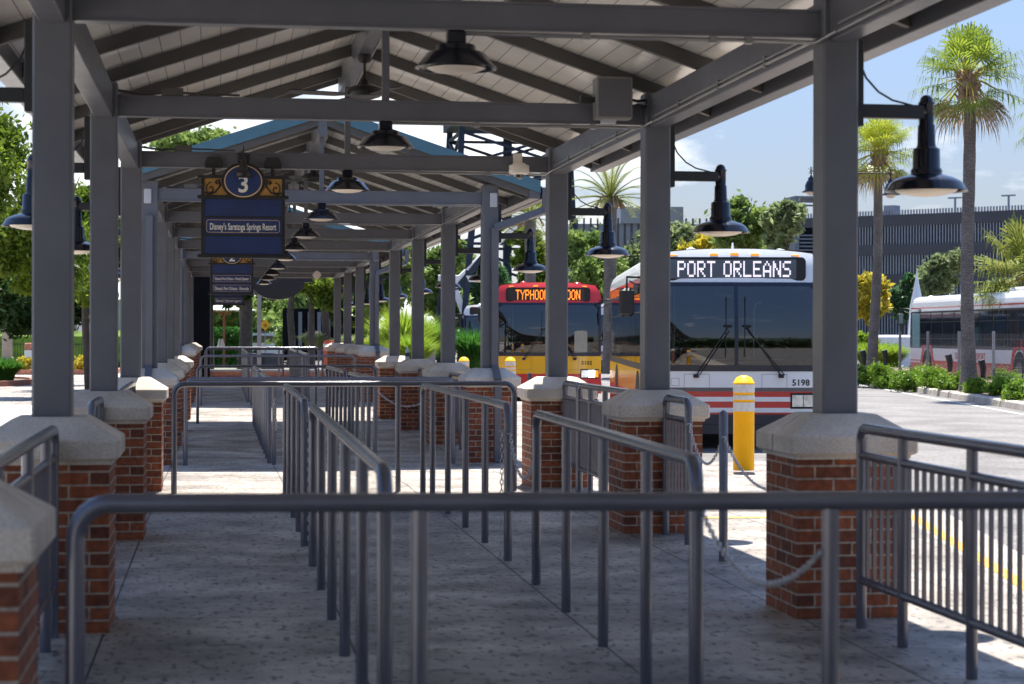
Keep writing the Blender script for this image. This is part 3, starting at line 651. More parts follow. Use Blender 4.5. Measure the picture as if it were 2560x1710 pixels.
# camera and equipment box
r = thing('security_camera', 'beige dome security camera on the third crossbeam from the front', 'security camera', (2.93, 19.6, 3.08))
b = MB(); b.box(-.045, .045, .0, .038, .13, .235, .003); part('bracket', b, 'camera_white', r)
b = MB(); b.lathe([(.045, .135), (.06, .132), (.07, .118), (.10, .11), (.102, .035), (.09, .025), (.055, .018)], (0, -.075, 0), 28); part('housing', b, 'camera_white', r)
b = MB(); b.lathe([(.052, .022), (.048, -.002), (.03, -.02), (.001, -.027)], (0, -.075, 0), 20); part('lens_dome', b, 'dome', r)
r = thing('equipment_box', 'grey metal equipment box fixed to the second crossbeam near its right end', 'equipment box', (2.97, 15.0, 3.16))
b = MB(); b.box(-.14, .14, -.11, .062, 0, .32, .008); part('case', b, 'box_grey', r)
b = MB(); b.box(-.125, .125, -.116, -.1105, .015, .305, .002); part('door', b, 'steel', r)
b = MB(); b.box(-.22, -.1405, -.05, .0, .13, .17); b.box(-.25, -.22, -.06, .01, .13, .18); part('antenna', b, 'black', r)
b = MB(); b.tube([(.14, 0, .16), (.20, 0, .15), (.27, .02, .16)], .012, 6); b.tube([(.14, 0, .10), (.20, 0, .12), (.27, .02, .11)], .012, 6); part('cable', b, 'black', r)
b = MB(); b.box(-.09, .02, -.07, 0, -.03, -.001); part('foot', b, 'plate_grey', r)
b = MB(); q = P(804, 690, 50); b.prism([(math.cos(t) * .12 * (1 if i_ % 2 == 0 else .85), math.sin(t) * .12 * (1 if i_ % 2 == 0 else .85)) for i_, t in enumerate([k * math.pi / 4 for k in range(8)])], -.02, .02)
o = solo('hanging_disc', b, 'camera_white', 'small pale disc hanging below a far crossbeam', 'disc'); o.location = (q.x, 52.7, 3.06)
# ------------------------------------------------------------------ queue rails
RT = 1.064 - .028; RR = .028; BR = .10
def arc(c, r, a0, a1, ux, n_=7):      # quarter bend in plane of unit vector ux (xy) and z
    return [(c[0] + ux[0] * r * math.cos(a), c[1] + ux[1] * r * math.cos(a), c[2] + r * math.sin(a)) for a in [a0 + (a1 - a0) * i / (n_ - 1) for i in range(n_)]]
def queue_rail(p, q, posts, label, grp, bendp=True, bendq=True):
    """tube rail from p to q (xy); posts = distances from p"""
    p = Vector((p[0], p[1], gz(p[1]))); q = Vector((q[0], q[1], gz(q[1]))); d = q - p; Ln = d.length; u = d / Ln; ux = Vector((d.x, d.y)).normalized()
    r = thing('queue_railing', label, 'railing', p, group=grp)
    top = RT; pts = []
    dz = u.z
    if bendp: pts += [(0, 0, 0)] + arc((ux[0] * BR, ux[1] * BR, top - BR), BR, math.pi, math.pi / 2, ux)
    else: pts += [(0, 0, top)]
    e = q - p
    if bendq: pts += [(a, b_, c + e.z) for a, b_, c in arc((e.x - ux[0] * BR, e.y - ux[1] * BR, top - BR), BR, math.pi / 2, 0, ux)] + [(e.x, e.y, e.z)]
    else: pts += [(e.x, e.y, top + e.z)]
    b = MB(); b.tube(pts, RR, 14); part('rail', b, 'rail', r)
    for s in posts:
        b = MB(); b.tube([(u.x * s, u.y * s, u.z * s), (u.x * s, u.y * s, top - .022 + u.z * s)], .026, 12, cap=False); part('post', b, 'rail', r)
        b = MB(); b.lathe([(.05, .0), (.05, .004), (.03, .007)], (u.x * s, u.y * s, u.z * s), 14)
    return r
# near transverse rail: from pixel positions of its top
a = P(190, 1262, 5.65); c = P(2620, 1254, 5.83)
A = (a.x, a.y); Cc = (a.x + (c.x - a.x) * 1.04, a.y + (c.y - a.y) * 1.04)
def along(A, B, u):      # distance from A along AB where column u is seen
    lo, hi = 0, 1
    for _ in range(40):
        m = (lo + hi) / 2; x = A[0] + (B[0] - A[0]) * m; y = A[1] + (B[1] - A[1]) * m
        uu = 1280 + FPX * math.tan(math.atan2(x, y) - TH)
        if uu < u: lo = m
        else: hi = m
    return m * math.dist(A, B)
G1 = 'tube rails that cross the queue lanes'; G2 = 'tube rails that run along the queue lanes'
queue_rail(A, Cc, [along(A, Cc, 1049), along(A, Cc, 2077)], 'nearest cross rail, blurred dark tube spanning the foreground', G1, bendq=False)
queue_rail((-.43, 19.15), (2.83, 19.15), [1.06, 2.13], 'shiny cross rail just behind the nearest sunlit strip of floor', G1)
queue_rail((-.41, 24.25), (2.83, 24.25), [1.06, 2.13], 'dark cross rail in shade just behind the second sunlit cross rail', G1)
queue_rail((-.40, 36.5), (2.81, 36.5), [1.06, 2.13], 'cross rail at the far end of the middle shelter', G1)
queue_rail((-.40, 42.2), (2.82, 42.2), [1.06, 2.13], 'dark cross rail at the start of the farthest shelter', G1)
queue_rail((-.40, 55.5), (2.82, 55.5), [1.06, 2.13], 'last but one cross rail, bright, under the farthest shelter', G1)
queue_rail((-.40, 59.5), (2.9, 59.5), [1.06, 2.13], 'farthest cross rail, beyond the last columns', G1)
queue_rail((.575, 7.0), (.60, 13.05), [1.2, 2.4, 3.6, 4.85], 'long lane rail left of centre in the foreground', G2)
queue_rail((.60, 14.3), (.605, 18.6), [1.06, 2.2, 3.3], 'short lane rail left of centre with a chain hanging at its near end', G2)
queue_rail((1.80, 7.42), (1.90, 11.93), [1.0, 2.1, 3.3], 'large lane rail right of centre in the foreground', G2)
queue_rail((1.91, 13.2), (1.90, 18.75), [1.15, 2.3, 3.5, 4.7], 'lane rail right of centre behind the foreground one', G2)
for (x, lab) in ((.60, 'left'), (1.90, 'right')):
    queue_rail((x, 24.6), (x, 29.6), [1.1, 2.2, 3.3, 4.3], 'front %s lane rail under the middle shelter' % lab, G2)
    queue_rail((x, 30.6), (x, 35.9), [1.1, 2.2, 3.3, 4.4], 'rear %s lane rail under the middle shelter' % lab, G2)
    queue_rail((x, 43.4), (x, 48.6), [1.1, 2.2, 3.3, 4.3], 'front %s lane rail under the farthest shelter' % lab, G2)
    queue_rail((x, 49.6), (x, 54.8), [1.1, 2.2, 3.3, 4.3], 'rear %s lane rail under the farthest shelter' % lab, G2)
def picket_fence(X, ya, yb, posts, label, grp, pick=True, seg=None):
    """fence along y from ya (near) to yb (far) with top rail, second rail, bottom rail and pickets"""
    g = gz((ya + yb) / 2); r = thing('picket_railing', label, 'railing', (X, ya, g), group=grp); Ln = yb - ya
    b = MB(); pts = [(0, 0, 0)] + arc((0, .07, RT - .07), .07, math.pi, math.pi / 2, (0, 1)) + arc((0, Ln - .07, RT - .07), .07, math.pi / 2, 0, (0, 1)) + [(0, Ln, 0)]
    b.tube(pts, RR, 14); part('rail', b, 'rail', r)
    b = MB(); b.tube([(0, .02, .895), (0, Ln - .02, .895)], .022, 12); part('middle_rail', b, 'rail', r)
    b = MB(); b.tube([(0, .02, .25), (0, Ln - .02, .25)], .022, 12); part('bottom_rail', b, 'rail', r)
    for s in posts: b = MB(); b.tube([(0, s, 0), (0, s, RT - .02)], .026, 12, cap=False); part('post', b, 'rail', r)
    if pick:
        nn = int(Ln / .103)
        for i in range(1, nn):
            s = Ln * i / nn
            if min([abs(s - t) for t in posts] + [9]) < .04: continue
            b = MB(); b.box(-.009, .009, s - .009, s + .009, .27, .878); part('picket', b, 'rail', r)
    return r
G3 = 'picket railings beside the pillars'
picket_fence(3.285, 2.2, 9.93, [.9, 2.0, 3.1, 4.2, 5.3, 6.2, 7.1], 'long picket railing at the right edge of the foreground', G3)
picket_fence(3.35, 14.05, 14.78, [], 'narrow picket railing in front of the second right pillar', G3)
picket_fence(3.36, 15.45, 18.50, [.9, 1.8, 2.5], 'picket railing between the second and third right pillars', G3)
picket_fence(3.365, 18.58, 19.35, [], 'narrow picket gate beside the third right pillar', G3)
picket_fence(3.34, 25.1, 28.95, [1.3, 2.6], 'picket railing between the fourth and fifth right pillars', G3)
picket_fence(3.34, 29.7, 33.5, [1.3, 2.6], 'picket railing between the fifth and sixth right pillars', G3)
picket_fence(3.34, 34.25, 38.1, [1.3, 2.6], 'picket railing between the sixth and seventh right pillars', G3)
picket_fence(-.82, 6.4, 10.15, [1.2, 2.4, 3.3], 'picket railing between the two nearest left pillars', G3)
picket_fence(-.86, 13.75, 14.75, [.5], 'short picket railing in front of the third left pillar', G3)
picket_fence(-.82, 16.9, 19.3, [.8, 1.6], 'picket railing in front of the fourth left pillar', G3)
def chain(p, q, sag, label, n_=None, grp='chains on the queue rails'):
    p = Vector(p); q = Vector(q); Ln = (q - p).length + sag * .9; n_ = n_ or max(8, int(Ln / .034)); b = MB()
    pt = lambda t: p.lerp(q, t) - Vector((0, 0, sag * 4 * t * (1 - t)))
    for i in range(n_):
        a = pt(i / n_); c = pt((i + 1) / n_); d = (c - a).normalized(); mid = (a + c) / 2; hl = (c - a).length * .62
        s = d.cross(Vector((0, 0, 1))) if abs(d.z) < .95 else Vector((1, 0, 0)); s.normalize(); t2 = d.cross(s)
        w_ = (s if i % 2 else t2) * .0105
        ring = [mid + d * (hl * math.cos(k * math.pi / 3)) + w_ * math.sin(k * math.pi / 3) for k in range(6)]
        b.tube([ring[k] - p for k in range(6)], .0036, 5, closed=True)
    b.tube([(-.02, 0, .01), (.0, 0, .015), (.01, 0, .0)], .006, 6)
    o = link('chain', b.mesh('chain'), 'chain'); o.location = p; return tag(o, label, 'chain', grp)
# stanchion between the second and first right pillars
sx, sy = 3.34, 13.0
b = MB(); b.tube([(0, 0, 0), (0, 0, .98), (0, 0, 1.0), (0, 0, 1.012)], [.030, .030, .022, .004], 16); o = link('stanchion', b.mesh('stanchion'), 'rail'); o.location = (sx, sy, 0); tag(o, 'single round-topped grey post with chains on both sides', 'post')
chain((3.35, 14.02, .86), (3.34, 13.03, .82), .22, 'chain from the narrow picket railing to the single post')
chain((3.34, 12.97, .82), (3.30, 10.9, .80), .24, 'chain from the single post towards the first right pillar')
a = Vector((1.82, 7.40, .84)); c_ = P(2052, 1381, 5.78)
chain(a, c_, .17, 'blurred chain from the foreground lane rail to the nearest cross rail')
chain((1.92, 13.17, .84), (1.91, 11.97, .84), .24, 'chain closing the gap between the two right lane rails')
chain((1.87, 13.19, .86), (1.86, 13.2, .02), 0, 'chain hanging straight down from the right lane rail')
chain((.63, 14.27, .88), (.63, 14.27, .04), 0, 'chain hanging straight down from the left lane rail')
chain((1.93, 24.6, .80), (2.5, 24.3, .70), .12, 'short chain near the front of the middle shelter')
chain((.50, 18.7, .90), (.52, 18.75, .62), 0, 'short chain end on the left of the sunlit cross rail')

# ------------------------------------------------------------------ small platform objects
q = P(1329 - 280 + 0, 880, 34)
r = thing('water_bottle', 'clear plastic water bottle standing on a stone cap by a right column', 'bottle', (XR - .20, SEC[1][2] - .28, 1.0))
cz = 1.09 - .235 * .0; r.location = (3.14, 33.68, 1.085)
b = MB(); b.lathe([(.03, 0), (.034, .01), (.034, .13), (.03, .15), (.014, .185), (.013, .2)], n=16); part('bottle_body', b, 'bottle', r)
b = MB(); b.lathe([(.015, .2), (.015, .22)], n=14); part('bottle_cap', b, 'sign_white', r)
b = MB(); b.lathe([(.0355, .05), (.0355, .11)], n=16, cap=False); part('label_band', b, 'sign_blue', r)
def bollard(x, y, g, rad, h, label, grp='yellow bollards at the bus bays'):
    r = thing('bollard', label, 'bollard', (x, y, g), group=grp)
    b = MB(); b.lathe([(rad, 0), (rad, h - .10), (rad * 1.02, h - .098), (rad * 1.02, h - .085), (rad, h - .083), (rad * .72, h - .025), (rad * .3, h - .003), (.001, h)], n=32); part('post', b, 'bollard_yellow', r)
    for z0, z1 in ((h - .30 - .10, h - .30), (h - .27, h - .22), (h - .19, h - .10)):
        b = MB(); b.lathe([(rad + .003, z0), (rad + .003, z1)], n=32, cap=False); part('reflective_band', b, 'bollard_white', r)
    return r
q = P(1860, 1172, 22.3); bollard(q.x, q.y, 0, .118, 1.06, 'yellow bollard with pale bands right in front of the white bus', None)
q = P(1276, 905, 43); bollard(q.x, q.y, .0, .115, 1.02, 'yellow bollard in front of the red and yellow bus')
q = P(1160, 905, 43); bollard(q.x, q.y, .0, .115, 1.02, 'yellow bollard left of the red and yellow bus')
q = P(1324, 920, 33); b = MB(); b.tube([(0, 0, 0), (0, 0, .84), (0, 0, .87), (0, 0, .885)], [.032, .032, .022, .004], 14); o = solo('stanchion', b, 'rail', 'short silver post in front of the yellow bus panel', 'post'); o.location = (q.x, q.y, 0)
# ------------------------------------------------------------------ buses
GL = {'P': ["11110","10001","10001","11110","10000","10000","10000"], 'O': ["01110","10001","10001","10001","10001","10001","01110"], 'R': ["11110","10001","10001","11110","10100","10010","10001"],
 'T': ["11111","00100","00100","00100","00100","00100","00100"], 'L': ["10000"]*6+["11111"], 'E': ["11111","10000","10000","11110","10000","10000","11111"], 'A': ["00100","01010","10001","10001","11111","10001","10001"],
 'N': ["10001","11001","11001","10101","10011","10011","10001"], 'S': ["01111","10000","10000","01110","00001","00001","11110"], 'Y': ["10001","10001","01010","00100","00100","00100","00100"], 'H': ["10001"]*3+["11111"]+["10001"]*3, 'G': ["01110","10001","10000","10111","10001","10001","01110"], ' ': ["00000"]*7}
def led(txt, width, height, y, zc, fill=.74):
    b = MB(); cols = []
    for ch in txt:
        g = GL[ch]
        for c in range(5 if ch != ' ' else 3): cols.append([g[r][c] == '1' if ch != ' ' else False for r in range(7)])
        cols.append([False] * 7)
    cols = cols[:-1]; nc = len(cols); dx = width / (nc * 2); dz = height / 14
    for i, col in enumerate(cols):
        for j in range(7):
            if col[j]:
                for a in (0, 1):
                    for c in (0, 1):
                        x = -width / 2 + (2 * i + a) * dx; z = zc + height / 2 - (2 * j + c + 1) * dz; e = (1 - fill) / 2
                        b.add([(x + dx * e, y, z + dz * e), (x + dx * (1 - e), y, z + dz * e), (x + dx * (1 - e), y, z + dz * (1 - e)), (x + dx * e, y, z + dz * (1 - e))], [(0, 1, 2, 3)])
    return b
def hwid(z): return 1.3 if z < 2.55 else 1.3 - .16 * ((z - 2.55) / .36) ** 2 if z < 2.91 else 1.14
def FY(x, z):
    t = abs(x) / 1.3; y = .015 * t ** 2 + .16 * t ** 7
    if z > 1.15: y += -.10 * (z - 1.15) + .15 * (z - 1.15) ** 2
    if z > 2.6: y += .45 * (z - 2.6) ** 2 * 1.2
    return y
def ztop(x): return 2.93 - .07 * (abs(x) / 1.3) ** 2.5
def patch(x0, x1, z0, z1, off, nx=14, nz=3, full=False):
    b = MB()
    def f(u, v):
        z = z0 + (z1 - z0) * v; x = (x0 + (x1 - x0) * u)
        if full: x = x * hwid(z) / 1.3
        return (x, FY(x, z) - off, z)
    b.grid(f, nx, nz, True); return b
def rounded(x0, x1, z0, z1, rad, off, y1=None):
    b = MB(); pts = []
    for cx, cz, a0 in ((x1 - rad, z1 - rad, 0), (x0 + rad, z1 - rad, 90), (x0 + rad, z0 + rad, 180), (x1 - rad, z0 + rad, 270)):
        for q_ in range(7): a = R(a0 + q_ * 15); pts.append((cx + rad * math.cos(a), cz + rad * math.sin(a)))
    ymin = min(FY(x, z) for x, z in pts); ya = FY(0, (z0 + z1) / 2) - off
    b.prism(pts, ya, ya + .10); return b
def make_bus(loc, az, label, cfg, group='city buses at the bays', length=12.2, detail=True):
    r = thing('bus', label, 'bus', loc, -az, group)          # front faces -y locally, z=0 on the road
    pt = lambda n, mb, mt, p=r, lab=None: part(n, mb, mt, p, False, lab)
    LN = length; roofc, upper, mid, low = cfg['roof'], cfg['upper'], cfg['mid'], cfg['low']
    # shell: rings around the section, from the front edge backwards
    prof = [(1.3, .28), (1.3, .49), (1.3, .71), (1.3, 1.12), (1.3, 2.38), (1.3, 2.55), (1.28, 2.68), (1.24, 2.78), (1.16, 2.86), (1.0, 2.90), (.6, 2.925), (0, 2.93)]
    full = [(x, z) for x, z in prof] + [(-x, z) for x, z in prof[-2::-1]]
    n = len(full)
    def seg(i0, i1, material, name):
        b = MB(); vs = []; ysr = [None, 2.0, 4, 6, 8, 10, LN - .1, LN]
        for j, yy in enumerate(ysr):
            for i in range(i0, i1 + 1):
                x, z = full[i]; y = FY(x, z) + .0 if yy is None else yy
                sc = .97 if yy == LN else 1
                vs.append((x * sc, y, z))
        m_ = i1 - i0 + 1; fs = []
        for j in range(len(ysr) - 1):
            for i in range(m_ - 1): fs.append((j * m_ + i, (j + 1) * m_ + i, (j + 1) * m_ + i + 1, j * m_ + i + 1))
        b.add(vs, fs, False); return pt(name, b, material)
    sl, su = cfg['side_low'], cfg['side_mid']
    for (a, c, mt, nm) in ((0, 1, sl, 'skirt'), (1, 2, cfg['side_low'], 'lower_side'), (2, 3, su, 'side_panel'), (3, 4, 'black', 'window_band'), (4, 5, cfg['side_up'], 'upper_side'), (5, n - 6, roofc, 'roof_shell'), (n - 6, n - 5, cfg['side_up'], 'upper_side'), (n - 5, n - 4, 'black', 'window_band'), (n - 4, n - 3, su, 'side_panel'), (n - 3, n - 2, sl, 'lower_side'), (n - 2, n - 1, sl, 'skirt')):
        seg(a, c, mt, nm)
    b = MB(); b.add([(x * .97, LN, z) for x, z in full], [tuple(range(n))]); pt('rear_panel', b, roofc)
    b = MB(); b.add([(1.28, .12, .285), (-1.28, .12, .285), (-1.28, LN, .285), (1.28, LN, .285)], [(0, 1, 2, 3)]); pt('floor_pan', b, 'black')
    # front bands
    def band(z0, z1, mt, name='front_band', off=.0, nz=2): return pt(name, patch(-1.3, 1.3, z0, z1, off, 18, nz, True), mt)
    # brow up to the roof edge
    b = MB()
    def f(u, v):
        x = (-1 + 2 * u); zt = ztop(x * 1.3); z = 2.43 + (zt - 2.43) * v; xx = x * (1.3 if z < 2.55 else 1.3 - .20 * ((z - 2.55) / .36) ** 2); return (xx, FY(xx, z), z)
    b.grid(f, 22, 6); pt('front_brow', b, upper)
    # recess behind windshield: frame surfaces
    band(2.375, 2.43, 'navy', 'windshield_frame', .012); band(1.13, 1.22, 'navy', 'windshield_frame', .012)
    for x0, x1 in ((-1.3, -1.235), (1.235, 1.3), (-.028, .028)): pt('windshield_frame', patch(x0, x1, 1.22, 2.375, .012, 3, 6), 'navy')
    for x0, x1 in ((-1.235, -.028), (.028, 1.235)): pt('windshield', patch(x0, x1, 1.22, 2.375, .006, 10, 8), 'windshield')
    for (z0, z1, mt, nm) in cfg['bands']: band(z0, z1, mt, nm)
    # bumper
    b = MB(); b.grid(lambda u, v: ((-1.31 + 2.62 * u), FY((-1.31 + 2.62 * u), .4) - .06, .22 + .28 * v), 18, 2); b.grid(lambda u, v: ((-1.31 + 2.62 * u), FY((-1.31 + 2.62 * u), .4) - .06 + .16 * v, .5), 18, 1); pt('bumper', b, cfg['bumper'])
    b = MB(); b.grid(lambda u, v: ((-1.29 + 2.58 * u), FY((-1.29 + 2.58 * u), .4) - .064, .352 + .012 * v), 18, 1); pt('bumper_seam', b, 'rubber')
    # destination sign
    hw = cfg.get('signw', 1.03)
    sg = pt('destination_sign', rounded(-hw, hw, 2.455, 2.80, .07, .035), 'rubber')
    dp = pt('display', shift(rounded(-hw + .06, hw - .14, 2.485, 2.765, .015, .042), 0, 0, 0), cfg['panel'], sg)
    if cfg.get('led'): part('lettering', shift(led(cfg['led'], cfg['ledw'], cfg.get('ledh', .235), FY(0, 2.62) - .045, 2.625), cfg.get('ledx', 0)), cfg['ledmat'], sg)
    for x in (-.89, -.30, 0, .30, .89): b = MB(); y = FY(x, 2.85); b.box(x - .06, x + .06, y - .02, y + .05, 2.825 - .03 * abs(x), 2.868 - .03 * abs(x), .006); pt('marker_light', b, 'amber')
    # hatches
    for x0, x1, z0, z1 in cfg.get('hatches', ((-.76, -.39, .80, 1.09), (.37, .74, .80, 1.09), (-.95, -.83, .915, 1.03))):
        b = MB(); t = .005
        for (a, c, d, e) in ((x0, x1, z0, z0 + t), (x0, x1, z1 - t, z1), (x0, x0 + t, z0, z1), (x1 - t, x1, z0, z1)): b.v_ = 0; g2 = patch(a, c, d, e, .002, 2, 1); b.add(g2.v, g2.f)
        pt('hatch', b, 'grey_paint')
    # headlights
    for s in (-1, 1):
        g2 = patch(min(s * .79, s * 1.24), max(s * .79, s * 1.24), .585, .815, .004, 6, 2); hl = pt('headlight', g2, 'rubber')
        for k_, (xa, xb) in enumerate(((.815, .975), (.985, 1.14))):
            g3 = patch(min(s * xa, s * xb), max(s * xa, s * xb), .615, .785, .010, 4, 3); part('lamp', g3, cfg.get('lit') if (s == 1 and k_ == 1 and cfg.get('lit')) else 'headlamp', hl)
        g3 = patch(min(s * 1.15, s * 1.23), max(s * 1.15, s * 1.23), .615, .785, .010, 2, 3); part('indicator', g3, 'amber', hl)
    if cfg.get('number'):
        t = text_mb(cfg['number'], .088, .26, bold=.02); t.v = [(x + .945, FY(x + .945, z + .968) - .004, z + .968) for x, y, z in t.v]; pt('fleet_number', t, 'rubber')
    # wipers
    for px, tx, in ((-.588, -.125), (.65, .15)):
        b = MB(); p0 = (px, FY(px, 1.06) - .04, 1.065); p1 = (tx, FY(tx, 1.77) - .06, 1.77); b.tube([p0, p1], .010, 6); b.tube([(px + .05, p0[1], 1.075), (tx + .02, p1[1], 1.72)], .007, 6)
        b.lathe([(.04, -.03), (.04, .02)], p0, 10); b.tube([(tx - .02, FY(tx, 2.2) - .035, 2.22), (tx - .035, FY(tx, 1.34) - .035, 1.34)], .009, 6); b.tube([(tx, p1[1], 1.77), (tx - .028, p1[1], 1.77)], .012, 6); b.tube([(tx - .06, p1[1], 1.80), (tx + .06, p1[1], 1.79)], .016, 6); pt('wiper', b, 'rubber')
    # mirrors
    for s in (-1, 1):
        b = MB(); b.box(min(s * 1.49, s * 1.71), max(s * 1.49, s * 1.71), -.12, .0, 1.93, 2.34, .04); b.tube([(s * 1.24, .2, 2.42), (s * 1.35, -.02, 2.50), (s * 1.60, -.06, 2.50), (s * 1.60, -.06, 2.33)], .02, 8); b.tube([(s * 1.28, .2, 2.3), (s * 1.56, -.06, 2.44)], .012, 6); mi = pt('mirror', b, 'black')
        b = MB(); b.add([(s * 1.52, .003, 1.97), (s * 1.68, .003, 1.97), (s * 1.68, .003, 2.3), (s * 1.52, .003, 2.3)], [(0, 1, 2, 3)]); part('mirror_glass', b, 'chrome', mi)
    # side windows, doors
    for s in (-1, 1):
        y = .45
        k_ = 0
        while y < LN - 1.2:
            wl = .95 if k_ == 0 else 1.28
            b = MB(); b.box(min(s * 1.301, s * 1.31), max(s * 1.301, s * 1.31), y, y + wl, 1.22 if k_ else 1.15, 2.32, .003); wn = pt('side_window', b, 'glass_dark' if k_ else 'glass_teal')
            if k_ and detail:
                b = MB(); b.box(min(s * 1.309, s * 1.316), max(s * 1.309, s * 1.316), y + .02, y + wl - .02, 2.0, 2.02); part('transom', b, 'black', wn)
            y += wl + .09; k_ += 1
        b = MB(); b.box(min(s * 1.30, s * 1.305), max(s * 1.30, s * 1.305), .25, LN - .05, 2.47, 2.52); pt('stripe', b, 'red_paint')
        for wy in (2.35, LN - 3.0):
            b = MB(); pts = [(wy + .60 * math.cos(t), .5 + .60 * math.sin(t)) for t in [math.pi * k2 / 12 for k2 in range(13)]] + [(wy - .60, .29), (wy + .60, .29)]
            b.prism(pts, s * 1.30, s * 1.306, 'x'); pt('wheel_arch', b, 'rubber')
            if cfg.get('arch'):
                b = MB(); pts = [(wy + rr * math.cos(t), .5 + rr * 1.15 * math.sin(t)) for rr, rng_ in ((.82, range(13)), (.60, range(12, -1, -1))) for t in [math.pi * k2 / 12 for k2 in rng_]]
                b.prism(pts, s * 1.3055, s * 1.310, 'x'); pt('arch_ring', b, cfg['arch'])
            wx = s * 1.16; b = MB(); b.lathe([(.30, -.14), (.44, -.14), (.48, -.11), (.485, 0), (.48, .11), (.44, .14), (.30, .14)], n=28)
            b.v = [(wx + z, wy + x, y_ + .485) for x, y_, z in b.v]; wh = pt('wheel', b, 'rubber')
            b = MB(); b.lathe([(.001, .05), (.07, .06), (.09, .02), (.14, -.02), (.24, .03), (.29, .05), (.30, .07)], n=20)
            b.v = [(wx + s * (z + .085), wy + x, y_ + .485) for x, y_, z in b.v]; part('rim', b, 'chrome', wh)
    if cfg.get('door'):
        b = MB(); b.box(-1.316, -1.303, .32, .36, .35, 2.4); b.box(-1.316, -1.303, .80, .86, .35, 2.4); b.box(-1.316, -1.303, 1.32, 1.38, .35, 2.4); pt('door_frame', b, 'black')
        b = MB(); b.box(-1.312, -1.302, .36, 1.32, .45, 2.3); pt('door_glass', b, 'glass_dark')
        b = MB(); b.box(-1.325, -1.302, 1.9, 3.2, 2.30, 2.46, .01); pt('side_display', b, 'rubber')
    # roof bits
    for x, y, sx_, h in ((-.60, .75, .09, .07), (.0, .55, .02, .13), (.72, .75, .12, .05)):
        b = MB(); b.lathe([(sx_, 0), (sx_ * .8, h * .6), (.01, h)], (x, y, 2.90), 14); pt('roof_beacon', b, roofc)
    b = MB(); b.box(-.95, .95, LN - 5.2, LN - .7, 2.86, 3.02, .06); pt('roof_unit', b, roofc)
    # interior seen through the windshield
    b = MB(); b.box(-1.2, 1.2, .35, .95, .9, 1.30, .05); b.box(-1.24, 1.24, 5.9, 6, .4, 2.3); pt('dashboard', b, 'rubber')
    b = MB(); b.box(.42, .92, 1.25, 1.4, 1.0, 1.98, .05); b.box(.42, .92, .9, 1.4, .95, 1.08, .03); pt('driver_seat', b, 'rubber')
    b = MB(); b.tube([(.62 + .22 * math.cos(t), .80 - .10 * math.sin(t), 1.40 + .20 * math.sin(t)) for t in [k2 * math.pi / 10 for k2 in range(20)]], .014, 6, closed=True); pt('steering_wheel', b, 'rubber')
    b = MB()
    for x, z in ((-.86, 1.0),): b.tube([(x, .55, 1.2), (x, .55, 2.36)], .016, 8)
    b.tube([(.36, .9, 1.3), (.36, .9, 2.05), (.40, .88, 2.14), (.47, .88, 2.16)], .015, 8); pt('grab_rail', b, 'chrome')
    return r
white_bands = [(.893, 1.13, 'white_paint', 'front_panel'), (.836, .893, 'grey_paint', 'front_band'), (.757, .836, 'red_paint', 'front_band'), (.69, .757, 'white_paint', 'front_band'), (.598, .69, 'red_paint', 'front_band'), (.531, .598, 'white_paint', 'front_band'), (.48, .531, 'red_paint', 'front_band')]
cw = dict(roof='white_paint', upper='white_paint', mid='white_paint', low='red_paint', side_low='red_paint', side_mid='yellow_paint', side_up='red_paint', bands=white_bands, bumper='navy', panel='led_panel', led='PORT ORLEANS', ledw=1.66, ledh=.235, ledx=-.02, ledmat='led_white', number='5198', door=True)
q = P(1841, 834, 29.0); AZ = R(8.6)
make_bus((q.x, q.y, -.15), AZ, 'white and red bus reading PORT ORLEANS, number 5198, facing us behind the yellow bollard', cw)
cy = dict(roof='pinkred_paint', upper='pinkred_paint', mid='yellow_paint', low='red_paint', side_low='pinkred_paint', side_mid='yellow_paint', side_up='pinkred_paint', bands=[(.70, 1.13, 'yellow_paint', 'front_panel'), (.48, .70, 'pinkred_paint', 'front_band')], bumper='pinkred_paint', panel='led_panel_dark', led='TYPHOON LAGOON', ledw=1.57, ledh=.24, ledx=0, ledmat='led_amber', number='5102', door=True, lit='headlamp_lit')
q = P(1370, 834, 48.4); make_bus((q.x, q.y, -.15), R(8.6), 'red and yellow bus reading TYPHOON LAGOON, number 5102', cy)
cf = dict(cw); cf.update(side_mid='white_paint', side_up='white_paint', led=None, number=None, panel='led_panel_dark')
q = P(1232, 834, 88); make_bus((q.x, q.y, -.10), R(9.5), 'small far white and red bus left of the yellow bus', cf, detail=False)
q = P(1572, 834, 84); make_bus((q.x, q.y, -.10), R(9.5), 'far white bus glimpsed between the two front buses', cf, detail=False)
cs = dict(cf); cs.update(side_low='red_paint', arch='red_paint')
q = P(2275, 834, 70.5)
sb = make_bus((q.x + 1.3, q.y, -.06), 0, 'long white bus seen from the side behind the mesh fence at the right edge', cs, length=15.2)
# that bus points away: turn it so its front is the far end
sb.rotation_euler = (0, 0, math.pi - R(4.5)); sb.location = (q.x + 1.30, q.y, -.06)
def on_side(mb, y0, z0, sgn=1):      # put xz lettering on the local +x side
    return mb
t = text_mb('TRANSPORT', .21, 1.75, bold=.004); t.v = [(1.312, 8.05 + x, 1.0 + z - .10) for x, y, z in t.v]; part('lettering', t, 'red_paint', sb)
t = text_mb('DISNEY', .21, 1.1, bold=.004); t.v = [(1.312, 6.25 + x, .90 + z) for x, y, z in t.v]; part('lettering', t, 'red_paint', sb)
t = text_mb('5206', .17, .42, bold=.02); t.v = [(1.305, 1.35 + x, 2.415 + z) for x, y, z in t.v]; part('fleet_number', t, 'rubber', sb)
for z in (.62, .76): b = MB(); b.box(1.3, 1.3065, .15, 1.45, z, z + .05); part('stripe', b, 'white_paint', sb)

